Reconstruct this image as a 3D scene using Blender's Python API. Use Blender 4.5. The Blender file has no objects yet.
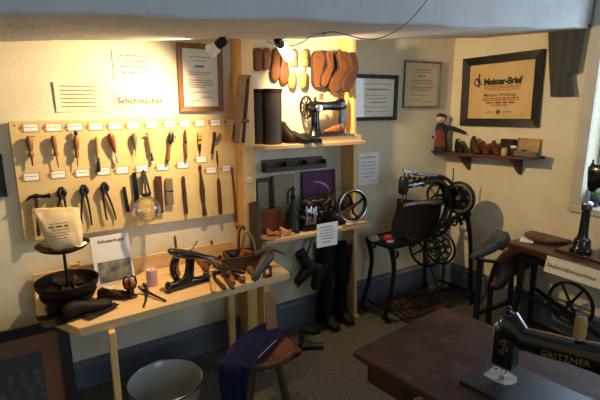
import bpy, bmesh, math, random
from mathutils import Vector, Matrix, noise as mnoise
rnd = random.Random(7)
R = math.radians
PI = math.pi
sc = bpy.context.scene
col = sc.collection
V = Vector
# ------------------------------------------------------------------ camera geometry (also used to measure the room)
FPX, PITCH, AZ, EYE = 450.0, R(12.5), R(58.7), 1.74
YW, XR = 2.83, 3.31            # back wall and right wall planes
def ray(px, py):
    u = (px - 300) / FPX; v = (200 - py) / FPX
    f = math.cos(PITCH) + v * math.sin(PITCH); z = v * math.cos(PITCH) - math.sin(PITCH)
    return V((f * math.cos(AZ) + u * math.sin(AZ), f * math.sin(AZ) - u * math.cos(AZ), z))
def aty(px, py, y):
    r = ray(px, py); return V((0, 0, EYE)) + r * (y / r.y)
def atx(px, py, x):
    r = ray(px, py); return V((0, 0, EYE)) + r * (x / r.x)
def atz(px, py, z):
    r = ray(px, py); return V((0, 0, EYE)) + r * ((z - EYE) / r.z)

# ------------------------------------------------------------------ materials
def lin(c):
    if isinstance(c, str):
        c = c.lstrip('#'); c = [int(c[i:i + 2], 16) / 255 for i in (0, 2, 4)]
    return tuple((x / 12.92 if x <= .04045 else ((x + .055) / 1.055) ** 2.4) for x in c)
MATS = {}
def mat(name, c1, c2=None, rough=.6, metal=0.0, scale=12, stretch=(1, 1, 1), bump=0.0, bscale=None, spec=.5, detail=4, coat=0, contrast=.5, sheen=0):
    if name in MATS: return MATS[name]
    m = bpy.data.materials.new(name); m.use_nodes = True
    nt = m.node_tree; b = nt.nodes['Principled BSDF']
    b.inputs['Roughness'].default_value = rough; b.inputs['Metallic'].default_value = metal
    b.inputs['Specular IOR Level'].default_value = spec
    b.inputs['Coat Weight'].default_value = coat
    b.inputs['Sheen Weight'].default_value = sheen
    tc = nt.nodes.new('ShaderNodeTexCoord'); mp = nt.nodes.new('ShaderNodeMapping'); mp.inputs['Scale'].default_value = stretch
    nt.links.new(tc.outputs['Object'], mp.inputs['Vector'])
    n = nt.nodes.new('ShaderNodeTexNoise'); n.inputs['Scale'].default_value = scale; n.inputs['Detail'].default_value = detail
    nt.links.new(mp.outputs[0], n.inputs['Vector'])
    ramp = nt.nodes.new('ShaderNodeValToRGB')
    ramp.color_ramp.elements[0].position = .5 - contrast / 2.2; ramp.color_ramp.elements[1].position = .5 + contrast / 2.2
    ramp.color_ramp.elements[0].color = (*lin(c1), 1); ramp.color_ramp.elements[1].color = (*lin(c2 or c1), 1)
    nt.links.new(n.outputs['Fac'], ramp.inputs[0]); nt.links.new(ramp.outputs[0], b.inputs['Base Color'])
    if bump:
        n2 = nt.nodes.new('ShaderNodeTexNoise'); n2.inputs['Scale'].default_value = bscale or scale * 2; n2.inputs['Detail'].default_value = 6
        nt.links.new(mp.outputs[0], n2.inputs['Vector'])
        bp = nt.nodes.new('ShaderNodeBump'); bp.inputs['Strength'].default_value = bump; bp.inputs['Distance'].default_value = .01
        nt.links.new(n2.outputs['Fac'], bp.inputs['Height']); nt.links.new(bp.outputs[0], b.inputs['Normal'])
    MATS[name] = m
    return m
def wood(name, c1, c2, axis=0, rough=.5, scale=9, bump=.08, coat=0):
    st = [9, 9, 9]; st[axis] = .8
    return mat(name, c1, c2, rough, 0, scale / 3, tuple(st), bump, None, .4, 6, coat, .6)
def emit(name, c, s):
    if name in MATS: return MATS[name]
    m = bpy.data.materials.new(name); m.use_nodes = True
    b = m.node_tree.nodes['Principled BSDF']
    b.inputs['Base Color'].default_value = (*lin(c), 1)
    b.inputs['Emission Color'].default_value = (*lin(c), 1); b.inputs['Emission Strength'].default_value = s
    MATS[name] = m; return m
def glassy(name, tint, gloss=.06, rough=.03, clear=(1, 1, 1), fres=.55):
    if name in MATS: return MATS[name]
    m = bpy.data.materials.new(name); m.use_nodes = True
    nt = m.node_tree; nt.nodes.remove(nt.nodes['Principled BSDF'])
    t = nt.nodes.new('ShaderNodeBsdfTransparent'); t.inputs[0].default_value = (*clear, 1)
    g = nt.nodes.new('ShaderNodeBsdfGlossy'); g.inputs['Roughness'].default_value = rough; g.inputs[0].default_value = (*tint, 1)
    lw = nt.nodes.new('ShaderNodeLayerWeight'); lw.inputs[0].default_value = .25
    ma = nt.nodes.new('ShaderNodeMath'); ma.operation = 'MULTIPLY_ADD'; ma.inputs[1].default_value = fres; ma.inputs[2].default_value = gloss
    mx = nt.nodes.new('ShaderNodeMixShader'); nt.links.new(lw.outputs['Fresnel'], ma.inputs[0]); nt.links.new(ma.outputs[0], mx.inputs[0])
    nt.links.new(t.outputs[0], mx.inputs[1]); nt.links.new(g.outputs[0], mx.inputs[2])
    nt.links.new(mx.outputs[0], nt.nodes['Material Output'].inputs[0])
    MATS[name] = m; return m

# ------------------------------------------------------------------ mesh building
def ortho(d):
    d = V(d).normalized(); a = V((0, 0, 1)) if abs(d.z) < .95 else V((1, 0, 0))
    u = d.cross(a).normalized(); return u, d.cross(u).normalized(), d
class MB:
    def __init__(s): s.b = bmesh.new()
    def ring_loft(s, rings, close=True, caps=True):
        vs = [[s.b.verts.new(p) for p in r] for r in rings]
        n = len(vs[0])
        for a, c in zip(vs, vs[1:]):
            for i in range(n if close else n - 1):
                j = (i + 1) % n
                try: s.b.faces.new((a[i], a[j], c[j], c[i]))
                except ValueError: pass
        if caps and close:
            try: s.b.faces.new(list(reversed(vs[0])))
            except ValueError: pass
            try: s.b.faces.new(vs[-1])
            except ValueError: pass
        return s
    def box(s, c, size, rot=None, taper=None):
        c = V(c); h = V(size) / 2; M = rot.to_3x3() if rot is not None else Matrix.Identity(3)
        tx, ty = taper or (1, 1)
        lo = [(-1, -1), (1, -1), (1, 1), (-1, 1)]
        s.ring_loft([[c + M @ V((x * h.x, y * h.y, -h.z)) for x, y in lo], [c + M @ V((x * h.x * tx, y * h.y * ty, h.z)) for x, y in lo]])
        return s
    def bar(s, p0, p1, w, d, up=(0, 0, 1), w1=None, d1=None):      # a rectangular bar from p0 to p1
        p0, p1 = V(p0), V(p1); a = (p1 - p0).normalized(); u = V(up)
        if abs(a.dot(u)) > .97: u = V((0, 1, 0))
        x = a.cross(u).normalized(); y = x.cross(a).normalized()
        q = [(-.5, -.5), (.5, -.5), (.5, .5), (-.5, .5)]
        s.ring_loft([[p0 + x * i * w + y * j * d for i, j in q], [p1 + x * i * (w1 or w) + y * j * (d1 or d) for i, j in q]])
        return s
    def cyl(s, p0, p1, r0, r1=None, n=14):
        return s.tube([p0, p1], [r0, r0 if r1 is None else r1], n)
    def tube(s, pts, r, n=8, flat=None):
        pts = [V(p) for p in pts]; rs = r if isinstance(r, (list, tuple)) else [r] * len(pts)
        rings = []; pu = None
        for i, p in enumerate(pts):
            d = (pts[min(i + 1, len(pts) - 1)] - pts[max(i - 1, 0)]).normalized()
            if pu is None: u, v, _ = ortho(d)
            else:
                u = (pu - d * pu.dot(d))
                u = u.normalized() if u.length > 1e-6 else ortho(d)[0]
                v = d.cross(u).normalized()
            pu = u
            ring = []
            for k in range(n):
                a = 2 * PI * k / n; q = (u * math.cos(a) + v * math.sin(a)) * rs[i]
                if flat is not None: q = q - V(flat) * q.dot(V(flat)) * .5
                ring.append(p + q)
            rings.append(ring)
        return s.ring_loft(rings)
    def lathe(s, prof, o=(0, 0, 0), d=(0, 0, 1), n=16, sq=1.0, caps=True):     # prof: (radius, distance along d)
        u, v, d = ortho(d); o = V(o)
        rings = [[o + d * t + (u * math.cos(2 * PI * k / n) + v * sq * math.sin(2 * PI * k / n)) * max(r, 1e-4) for k in range(n)] for r, t in prof]
        return s.ring_loft(rings, caps=caps)
    def shell(s, prof, o=(0, 0, 0), d=(0, 0, 1), n=24, t=.003):     # an open bowl with wall thickness
        inner = [(max(r - t, 1e-4), h + (t if i == 0 else 0)) for i, (r, h) in enumerate(prof)]
        return s.lathe(prof + inner[::-1], o, d, n)
    def ell(s, c, rad, rot=None, sub=2, noise=0, nscale=12, seed=0):
        M = rot.to_3x3() if rot is not None else Matrix.Identity(3)
        r = bmesh.ops.create_icosphere(s.b, subdivisions=sub, radius=1)
        for v in r['verts']:
            k = 1 + (noise * mnoise.noise(v.co * nscale * .12 + V((seed, seed * .7, 1))) if noise else 0)
            v.co = V(c) + M @ V((v.co.x * rad[0] * k, v.co.y * rad[1] * k, v.co.z * rad[2] * k))
        return s
    def torus(s, c, ax, Rr, r, n=28, m=8, sx=1.0):
        u, v, d = ortho(ax); c = V(c); rings = []
        for i in range(n + 1):
            a = 2 * PI * (i % n) / n; e = u * math.cos(a) + v * math.sin(a)
            rings.append([c + e * (Rr + r * math.cos(2 * PI * k / m)) + d * r * sx * math.sin(2 * PI * k / m) for k in range(m)])
        s.ring_loft(rings, caps=False); return s
    def prism(s, pts, o, ux, uy, t):                                # 2-D outline, extruded t along ux x uy
        o, ux, uy = V(o), V(ux).normalized(), V(uy).normalized(); w = ux.cross(uy).normalized()
        s.ring_loft([[o + ux * x + uy * y for x, y in pts], [o + ux * x + uy * y + w * t for x, y in pts]]); return s
    def grid(s, fn, nu, nv, t=0.0):                                 # fn(u,v)->point, sheet with thickness along its normal
        P = [[V(fn(i / nu, j / nv)) for j in range(nv + 1)] for i in range(nu + 1)]
        def nrm(i, j):
            a = P[min(i + 1, nu)][j] - P[max(i - 1, 0)][j]; b = P[i][min(j + 1, nv)] - P[i][max(j - 1, 0)]
            q = a.cross(b); return q.normalized() if q.length > 1e-9 else V((0, 0, 1))
        A = [[s.b.verts.new(P[i][j]) for j in range(nv + 1)] for i in range(nu + 1)]
        B = [[s.b.verts.new(P[i][j] - nrm(i, j) * t) for j in range(nv + 1)] for i in range(nu + 1)] if t else None
        for i in range(nu):
            for j in range(nv):
                s.b.faces.new((A[i][j], A[i + 1][j], A[i + 1][j + 1], A[i][j + 1]))
                if B: s.b.faces.new((B[i][j], B[i][j + 1], B[i + 1][j + 1], B[i + 1][j]))
        if B:
            edge = [(i, 0) for i in range(nu + 1)] + [(nu, j) for j in range(1, nv + 1)] + [(i, nv) for i in range(nu - 1, -1, -1)] + [(0, j) for j in range(nv - 1, 0, -1)]
            for (a, b), (c, d) in zip(edge, edge[1:] + edge[:1]):
                try: s.b.faces.new((A[a][b], B[a][b], B[c][d], A[c][d]))
                except ValueError: pass
        return s
    def wheel(s, c, ax, Rr, rim, hub, spokes, spr, m=8, n=32, bent=0):
        c = V(c); s.torus(c, ax, Rr - rim, rim, n, m)
        u, v, d = ortho(ax)
        s.cyl(c - d * hub * .9, c + d * hub * .9, hub, hub, 14)
        for k in range(spokes):
            a = 2 * PI * k / spokes; e = u * math.cos(a) + v * math.sin(a); f = u * math.cos(a + bent) + v * math.sin(a + bent)
            s.tube([c + e * hub * .8, c + (e + f) * .5 * Rr * .55, c + f * (Rr - rim)], [spr * 1.2, spr, spr], 6)
        return s
    def build(s, name, m, parent=None, local=False, bevel=0.0, smooth=True, sub=0):
        bmesh.ops.remove_doubles(s.b, verts=s.b.verts, dist=1e-6)
        bmesh.ops.recalc_face_normals(s.b, faces=s.b.faces)
        me = bpy.data.meshes.new(name)
        root = parent
        if root is not None and not local:
            r = root
            while r.parent is not None: r = r.parent
            s.b.transform(r.matrix_basis.inverted())
        s.b.to_mesh(me); s.b.free()
        if smooth:
            me.polygons.foreach_set('use_smooth', [True] * len(me.polygons)); me.set_sharp_from_angle(angle=R(38))
        me.materials.append(m)
        o = bpy.data.objects.new(name, me); col.objects.link(o)
        if parent is not None: o.parent = parent
        if bevel:
            md = o.modifiers.new('bevel', 'BEVEL'); md.width = bevel; md.segments = 2; md.limit_method = 'ANGLE'; md.angle_limit = R(40)
        if sub:
            md = o.modifiers.new('sub', 'SUBSURF'); md.levels = sub; md.render_levels = sub
        return o
def tag(o, label=None, cat=None, group=None, kind=None):
    if label: o['label'] = label
    if cat: o['category'] = cat
    if group: o['group'] = group
    if kind: o['kind'] = kind
    return o
def thing(name, label, cat, loc=(0, 0, 0), rotz=0, group=None, roty=0, M=None):
    o = bpy.data.objects.new(name, None); col.objects.link(o); o.empty_display_size = .05
    if M is not None: o.matrix_basis = M
    else: o.location = loc; o.rotation_euler = (0, roty, rotz)
    o.matrix_basis            # sets the matrix
    return tag(o, label, cat, group)
def solo(o, label, cat, group=None): return tag(o, label, cat, group)
def copy_tree(o, parent=None):
    c = o.copy(); col.objects.link(c)
    if parent is not None: c.parent = parent
    for ch in list(o.children): copy_tree(ch, c)
    return c
def struct(o): o['kind'] = 'structure'; return o
def lettering(root, text, m, M, size, name='lettering', align='CENTER', bold=0.0, shear=0, local=True, spacing=1.0):
    cu = bpy.data.curves.new(name, 'FONT'); cu.body = text; cu.size = size; cu.align_x = align; cu.align_y = 'CENTER'
    cu.extrude = .0006; cu.offset = bold; cu.shear = shear; cu.space_character = spacing; cu.resolution_u = 3
    t = bpy.data.objects.new('tmp_text', cu); col.objects.link(t)
    bpy.context.view_layer.update()
    me = bpy.data.meshes.new_from_object(t.evaluated_get(bpy.context.evaluated_depsgraph_get()))
    bpy.data.objects.remove(t); bpy.data.curves.remove(cu)
    me.transform(M); me.materials.clear(); me.materials.append(m); me.name = name
    o = bpy.data.objects.new(name, me); col.objects.link(o); o.parent = root
    return o
FACE = Matrix.Rotation(R(90), 4, 'X')        # text lying in local XZ, facing -y
def word_lines(mb, y, x0, x1, z, h, seed, centre=False):     # a line of small print as separate word marks
    r = random.Random(seed); x = x0
    while x < x1 - h:
        w = min(h * r.uniform(1.2, 5), x1 - x); mb.box((x + w / 2, y, z), (w, .0008, h)); x += w + h * r.uniform(.6, 1.1)
# ------------------------------------------------------------------ palette
PLASTER = mat('cream plaster', '#dbceb0', '#e4d9bd', .9, 0, 5, bump=.12, bscale=40, spec=.2)
PLASTER2 = mat('grey white plaster', '#bcbbb7', '#cbcac6', .92, 0, 4, bump=.35, bscale=22, spec=.15)
FLOORM = mat('speckled grey screed', '#2b281f', '#665d49', .85, 0, 55, bump=.05, contrast=.55, detail=8)
BASEM = mat('grey blue paint', '#545b64', '#626a75', .55, 0, 6, bump=.06)
PINE = wood('pale pine', '#cda470', '#dcbb8a', 0, .5)
PINEV = wood('pale pine upright', '#dcab66', '#e9c080', 2, .5)
PLY = mat('varnished plywood', '#d9b878', '#e4c88c', .45, 0, 5, (1, 1, 2.5), .04, 30)
OAK = wood('brown oak', '#70492a', '#8f6238', 2, .5)
OAKX = wood('brown oak flat', '#6a4224', '#875a32', 0, .5)
REDW = wood('red brown wood', '#693018', '#864524', 2, .4)
PALEW = wood('pale beech', '#b58a54', '#cda76e', 2, .5)
DARKW = wood('dark walnut', '#3a2416', '#543620', 2, .5)
DARKWX = wood('dark walnut flat', '#3a2416', '#5a3a24', 0, .5)
GREYW = wood('weathered grey brown wood', '#6a5a46', '#857358', 2, .7)
BLACKW = mat('black painted wood', '#0c0b0b', '#171514', .4, 0, 14, bump=.05)
IRON = mat('black iron', '#0c0c0d', '#1b1a1a', .42, .35, 20, bump=.12, bscale=60)
STEEL = mat('worn dark steel', '#3b3734', '#68605a', .4, .85, 25, bump=.05)
RUST = mat('rusty iron', '#2a1a12', '#4a3222', .65, .4, 25, bump=.2, bscale=60)
BRIGHT = mat('bright steel', '#a8a8a8', '#cfcfcf', .28, .95, 25)
ENAMEL = mat('black enamel', '#08080a', '#101013', .22, 0, 12, coat=.4)
LEATHB = mat('black leather', '#0a0808', '#15110f', .65, 0, 18, bump=.25, bscale=45, spec=.25)
LEATHD = mat('dark brown leather', '#180d08', '#2b180f', .65, 0, 10, bump=.25, bscale=45, spec=.25)
LEATHT = mat('tan leather', '#8d5a2c', '#b98148', .6, 0, 12, bump=.2, bscale=40)
LEATHO = mat('orange brown leather', '#8a3f18', '#b35c28', .5, 0, 14, bump=.15)
LEATHG = mat('grey brown shaft leather', '#1d1712', '#43362a', .5, 0, 7, (1, 1, .5), .15, 30)
PAPER = mat('cream paper', '#ece5d2', '#f4eee0', .85, 0, 8, spec=.2)
PAPERW = mat('white paper', '#f0efe9', '#f7f6f2', .8, 0, 8, spec=.2)
PARCH = mat('yellowed parchment', '#cdaa70', '#dcbf88', .8, 0, 6, spec=.2)
INK = mat('black print', '#2b2621', rough=.8)
INKG = mat('faded print', '#7a7162', rough=.8)
INKR = mat('red print', '#9c4a32', rough=.8)
KRAFT = mat('tan card', '#b28a55', '#c49c66', .8, 0, 10)
CANVAS = mat('beige canvas', '#c9b083', '#d9c298', .9, 0, 16, bump=.35, bscale=30)
CREAMP = mat('cream enamel lamp shade', '#efe3bf', '#f5ebcc', .5)
BLACKP = mat('black plastic', '#0a0a0a', '#121212', .45)
GLASS = glassy('framed glass', (1, 1, 1), .012, .03, (1, 1, 1), .2)
GLOBE = glassy('clear blown glass', (1, 1, 1), .10, .04, (.89, .88, .85), .75)
WINPANE = glassy('window glass', (1, 1, 1), .03)
WHITEP = mat('white window paint', '#dfe2e4', '#e8eaeb', .45, 0, 6)
CASING = mat('pale grey casing paint', '#b9b3a8', '#c6c0b4', .6, 0, 6, bump=.05)

# ------------------------------------------------------------------ room shell
XL, YF, ZC = -1.4, -1.7, 2.62
def slab(name, c, s, m): return struct(MB().box(c, s).build(name, m, smooth=False))
slab('floor', ((XL + XR) / 2, (YF + YW) / 2, -.05), (XR - XL + .6, YW - YF + .6, .1), FLOORM)
slab('ceiling', ((XL + XR) / 2, (YF + YW) / 2, ZC + .05), (XR - XL + .6, YW - YF + .6, .1), PLASTER2)
slab('wall_back', ((XL + XR) / 2, YW + .1, ZC / 2), (XR - XL + .6, .2, ZC), PLASTER)
slab('wall_left', (XL - .1, (YF + YW) / 2, ZC / 2), (.2, YW - YF, ZC), PLASTER)
FX0, FX1, FZ0, FZ1 = .1, 1.7, .95, 2.25
m_ = MB()
m_.box(((XL - .3 + FX0) / 2, YF - .1, ZC / 2), (FX0 - XL + .3, .2, ZC)); m_.box(((FX1 + XR + .3) / 2, YF - .1, ZC / 2), (XR + .3 - FX1, .2, ZC))
m_.box(((FX0 + FX1) / 2, YF - .1, FZ0 / 2), (FX1 - FX0, .2, FZ0)); m_.box(((FX0 + FX1) / 2, YF - .1, (FZ1 + ZC) / 2), (FX1 - FX0, .2, ZC - FZ1))
struct(m_.build('wall_front', PLASTER, smooth=False))
WY0, WY1, WZ0, WZ1 = .42, 1.615, 1.0, 2.4
m_ = MB()
m_.box((XR + .15, (WY1 + YW) / 2, ZC / 2), (.3, YW - WY1, ZC)); m_.box((XR + .15, (YF + WY0) / 2, ZC / 2), (.3, WY0 - YF, ZC))
m_.box((XR + .15, (WY0 + WY1) / 2, WZ0 / 2), (.3, WY1 - WY0, WZ0)); m_.box((XR + .15, (WY0 + WY1) / 2, (WZ1 + ZC) / 2), (.3, WY1 - WY0, ZC - WZ1))
struct(m_.build('wall_right', PLASTER, smooth=False))

# window with deep reveal, casing, sash and pane
w = struct(thing('window_1', 'white painted window in the right wall', 'window', (XR, (WY0 + WY1) / 2, WZ0)))
w['kind'] = 'structure'
m_ = MB(); cw = .075
for y0, y1, z0, z1 in ((WY1, WY1 + cw, WZ0, WZ1 + cw), (WY0 - cw, WY0, WZ0, WZ1 + cw), (WY0, WY1, WZ1, WZ1 + cw)):
    m_.box((XR - .012, (y0 + y1) / 2, (z0 + z1) / 2), (.024, y1 - y0, z1 - z0))
m_.build('casing', CASING, w, bevel=.003)
MB().box((XR + .075, (WY0 + WY1) / 2, WZ0 - .015), (.21, WY1 - WY0 + 2 * cw + .01, .045)).build('window_sill', CASING, w, bevel=.005)
m_ = MB(); xs = XR + .17
for y0, y1, z0, z1 in ((WY1 - .06, WY1, WZ0, WZ1), (WY0, WY0 + .06, WZ0, WZ1), (WY0, WY1, WZ1 - .06, WZ1), (WY0, WY1, WZ0, WZ0 + .07), ((WY0 + WY1) / 2 - .03, (WY0 + WY1) / 2 + .03, WZ0, WZ1)):
    m_.box((xs, (y0 + y1) / 2, (z0 + z1) / 2), (.05, y1 - y0, z1 - z0))
fr = m_.build('window_frame', WHITEP, w, bevel=.004)
MB().box((xs, (WY0 + WY1) / 2, (WZ0 + WZ1) / 2), (.005, WY1 - WY0 - .1, WZ1 - WZ0 - .1)).build('pane', WINPANE, fr, smooth=False)

w2 = struct(thing('added_window', 'unseen white painted window added in the front wall for cool fill', 'window', ((FX0 + FX1) / 2, YF, FZ0)))  # unseen window, added to bring cool fill from behind the camera
m_ = MB()
for x0, x1_, z0, z1 in ((FX0, FX0 + .06, FZ0, FZ1), (FX1 - .06, FX1, FZ0, FZ1), (FX0, FX1, FZ0, FZ0 + .06), (FX0, FX1, FZ1 - .06, FZ1), ((FX0 + FX1) / 2 - .03, (FX0 + FX1) / 2 + .03, FZ0, FZ1)):
    m_.box(((x0 + x1_) / 2, YF - .12, (z0 + z1) / 2), (x1_ - x0, .05, z1 - z0))
fr = m_.build('window_frame', WHITEP, w2, bevel=.004)
MB().box(((FX0 + FX1) / 2, YF - .12, (FZ0 + FZ1) / 2), (FX1 - FX0 - .1, .005, FZ1 - FZ0 - .1)).build('pane', WINPANE, fr, smooth=False)
# skirting
def skirt(name, a, b, za, zb, t, nrm):
    a, b, n = V(a), V(b), V(nrm); m = MB()
    def ring(p, z): return [p, p + n * t, p + n * t + V((0, 0, z - .03)), p + n * (t * .55) + V((0, 0, z - .012)), p + n * (t * .5) + V((0, 0, z)), p + V((0, 0, z))]
    m.ring_loft([ring(a, za), ring(b, zb)])
    return struct(m.build(name, BASEM, smooth=False))
skirt('baseboard_back', (XL, YW, 0), (XR, YW, 0), .135, .255, .035, (0, -1, 0))
skirt('baseboard_right', (XR, YW - .035, 0), (XR, YF, 0), .25, .25, .035, (-1, 0, 0))

# plastered beam running along the back wall
a1, b1, b0, a0 = aty(0, 41, 2.35), atx(480, 38.5, XR), atx(590, 29.5, XR), aty(0, 12, 1.58)
def ext(p, q): d = (q - p); return p + d * ((XL - p.x) / d.x)
a1, a0 = ext(a1, b1), ext(a0, b0)
m_ = MB(); N = 24; rings = []
for i in range(N + 1):
    t = i / N; f = a1.lerp(b1, t); n = a0.lerp(b0, t); k = V((0, 0, .006 * math.sin(i * 1.7) + .004 * math.sin(i * .63)))
    rings.append([n + k, f + k * .6, V((f.x, f.y + .02, ZC + .02)), V((n.x, n.y - .03, ZC + .02))])
m_.ring_loft(rings)
struct(m_.build('ceiling_beam', PLASTER2, bevel=.012))

# ------------------------------------------------------------------ camera, world, lights
cam = bpy.data.objects.new('camera', bpy.data.cameras.new('camera')); col.objects.link(cam)
cam.location = (0, 0, EYE); cam.rotation_euler = (R(90) - PITCH, 0, AZ - R(90)); cam.data.lens = FPX / 600 * 36; cam.data.sensor_width = 36
cam.data.sensor_fit = 'HORIZONTAL'; cam.data.clip_start = .02
sc.camera = cam
wd = bpy.data.worlds.new('daylight'); sc.world = wd; wd.use_nodes = True
wd.node_tree.nodes['Background'].inputs[0].default_value = (.55, .72, 1, 1); wd.node_tree.nodes['Background'].inputs[1].default_value = 1.0
sc.view_settings.view_transform = 'Standard'; sc.view_settings.look = 'None'; sc.view_settings.gamma = 1; sc.view_settings.exposure = 0
def area(name, loc, rot, sx, sy, power, c):
    l = bpy.data.lights.new(name, 'AREA'); l.shape = 'RECTANGLE'; l.size = sx; l.size_y = sy; l.energy = power; l.color = c
    o = bpy.data.objects.new(name, l); col.objects.link(o); o.location = loc; o.rotation_euler = rot; return o
# daylight entering by the right window, then added cool fill behind the camera
area('daylight_and_fill', (XR + .32, (WY0 + WY1) / 2, (WZ0 + WZ1) / 2), (0, R(90), 0), 1.4, 1.2, 44, (.60, .79, 1))
area('daylight_and_fill', ((FX0 + FX1) / 2, YF - .22, (FZ0 + FZ1) / 2), (R(90), 0, 0), FX1 - FX0, FZ1 - FZ0, 31, (.55, .76, 1))
def spot(name, loc, target, power, c, ang, blend, rad):
    l = bpy.data.lights.new(name, 'SPOT'); l.energy = power; l.color = c; l.spot_size = R(ang); l.spot_blend = blend; l.shadow_soft_size = rad
    o = bpy.data.objects.new(name, l); col.objects.link(o); o.location = loc
    o.rotation_euler = (V(target) - V(loc)).to_track_quat('-Z', 'Y').to_euler(); return o
WARM = (1, .725, .39)
LY = 2.39
# two spot lamps clipped behind the beam
BULB = emit('glowing bulb', '#fff0d0', 14.0)
BULBW = emit('lit frosted reflector bulb', '#fff3da', 5.0)
def lamp(name, label, p0, p1, m_shade, m_face, r0, r1):
    p0, p1 = V(p0), V(p1); d = (p1 - p0).normalized()
    t = thing(name, label, 'lamp', p0)
    MB().tube([V((p0.x, p0.y, p0.z + .16)), V((p0.x, p0.y, p0.z + .03)), p0], .008, 8).build('bracket', BLACKP, t)
    MB().lathe([(.012, -.03), (.022, -.028), (.026, .0), (.024, .028), (.012, .03)], p0, d, 16).build('socket', BLACKP, t)
    L = (p1 - p0).length
    sh = MB().shell([(.022, .026), (r0, .04), (r1, L - .008), (r1, L)], p0, d, 24, .002).build('lamp_shade', m_shade, t)
    MB().ell(p0 + d * (L * .62), (r1 * .55,) * 3).build('bulb', m_face, t)
    return t, p0 + d * (L + .012)
l1a, l1b = aty(221.5, 42.5, 2.33), aty(210, 51.5, 2.385)
_, q1 = lamp('spot_lamp', 'cream shaded spot lamp under the beam, pointing left beside the wood framed certificate', l1a, l1b, CREAMP, BULB, .032, .036)
l2a, l2b = aty(279, 42.5, 2.385), aty(289.5, 56.5, 2.46)
_, q2 = lamp('spot_lamp', 'glowing white spot lamp under the beam, in front of the hanging lasts', l2a, l2b, BULBW, BULB, .028, .037)
spot('spot_lamp_light', q1, (-.10, 2.70, 1.12), 98, WARM, 156, 1.0, .022)
spot('spot_lamp_light', q2, (2.7, 2.62, 1.35), 78, WARM, 168, 1.0, .022)

# cable looped over the beam
def plane_hit(px, py, drop=.004):
    n = (a1 - a0).cross(b1 - a0).normalized(); r = ray(px, py); o = V((0, 0, EYE))
    p = o + r * ((a0 - o).dot(n) / r.dot(n)); return p - V((0, 0, drop))
clip = plane_hit(324, 28, .024)
pts = [aty(266, 41.5, 2.37), aty(274, 44, 2.33), aty(283, 46, 2.29), aty(291, 46, 2.25), aty(302, 42.5, 2.2), aty(312, 36, clip.y + .1), clip,
       aty(334, 32, clip.y - .06), aty(347, 35, clip.y - .09), aty(362, 38.6, clip.y - .15), aty(378, 38.5, clip.y - .2), aty(394, 32, 1.58), aty(408, 22, 1.57), aty(420, 9, 1.56), aty(430, -4, 1.555), aty(434, -12, 1.555)]
def smooth_path(P, n=4):
    out = []
    for i in range(len(P) - 1):
        p0, p1, p2, p3 = P[max(i - 1, 0)], P[i], P[i + 1], P[min(i + 2, len(P) - 1)]
        for k in range(n):
            t = k / n
            out.append(.5 * ((2 * p1) + (p2 - p0) * t + (2 * p0 - 5 * p1 + 4 * p2 - p3) * t * t + (3 * p1 - p0 - 3 * p2 + p3) * t ** 3))
    return out + [P[-1]]
cb = solo(MB().tube(smooth_path([V(p) for p in pts]), .0028, 6).build('lamp_cable', mat('grey cable', '#77706a')), 'thin grey cable sagging across the plastered beam to the lamp', 'cable')
MB().torus(clip + V((0, 0, .0)), (1, 0, 0), .007, .0022, 12, 6).build('cable_clip', STEEL, cb)
# ------------------------------------------------------------------ tool board on the back wall
BY = 2.80                                   # front face of the board
def onb(px, py, d=0.0): return aty(px, py, BY - d)
bl_, tr_ = aty(25, 242, BY), aty(237, 117, BY)
bx0, bx1 = aty(16.5, 181, BY).x, aty(238.5, 165, BY).x
bz0, bz1 = bl_.z, tr_.z
MB().box(((bx0 + bx1) / 2, BY + .011, (bz0 + bz1) / 2), (bx1 - bx0, .022, bz1 - bz0)).build('tool_board', PLY, bevel=.002)
bd = bpy.data.objects['tool_board']; tag(bd, 'varnished plywood board on the wall carrying rows of hand tools', 'board')
for x in (bx0 + .025, bx1 - .2):
    for z in (bz0 + .025, bz1 - .02): MB().lathe([(.004, 0), (.003, .0025), (.001, .003)], (x, BY, z), (0, -1, 0), 8).build('screw', STEEL, bd)
for x in (bx0 + .1, bx1 - .1): MB().box((x, BY + .026, (bz0 + bz1) / 2), (.05, .008, bz1 - bz0 - .06)).build('batten', PINE, bd)

# paper name tags
def make_tag(px, py, label, wpx, tilt=0):
    p = onb(px, py, .001); r0 = onb(px - wpx / 2, py); r1 = onb(px + wpx / 2, py); w = (r1.x - r0.x) * 1.06; h = .044
    t = thing('paper_tag', label, 'tag', p, roty=tilt, group='paper tags on the tool board')
    MB().prism([(-w / 2, 0), (-w / 2 + .017, -h / 2), (w / 2, -h / 2), (w / 2, h / 2), (-w / 2 + .017, h / 2)], (0, 0, 0), (1, 0, 0), (0, 0, 1), .0016).build('card', KRAFT, t, local=True, smooth=False)
    MB().box((.007, -.0022, .0), (w - .028, .0008, h - .008)).build('paper_label', PAPERW, t, local=True, smooth=False)
    m = MB(); word_lines(m, -.0029, -w / 2 + .026, w / 2 - .014, .003, .003, int(px * 10)); m.build('printed_line', INKG, t, local=True, smooth=False)
    MB().torus((-w / 2 + .011, -.002, 0), (0, 1, 0), .0028, .001, 10, 6).build('eyelet', STEEL, t, local=True)
    return t
up = ['awl, first tool of the upper row', 'second wooden awl from the left end', 'awl with a black knob', 'pale awl with a dark ferrule', 'red teardrop handled awl',
      'bulb handled pricker', 'ringed pale handle', 'wheel headed tool', 'two piece wooden handle', 'short ringed handle', 'forked tool of the upper row']
top = [(29.3, 127.8), (52.3, 127.5), (73.6, 126.9), (94.6, 126.4), (114, 126), (132, 125.2), (150.3, 124.6), (168.4, 124), (183.7, 123.6), (198.6, 123.2), (214.3, 122.9), (228.5, 122.2)]
ordn = ['first', 'second', 'third', 'fourth', 'fifth', 'sixth', 'seventh', 'eighth', 'ninth', 'tenth', 'eleventh', 'twelfth']
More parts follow.
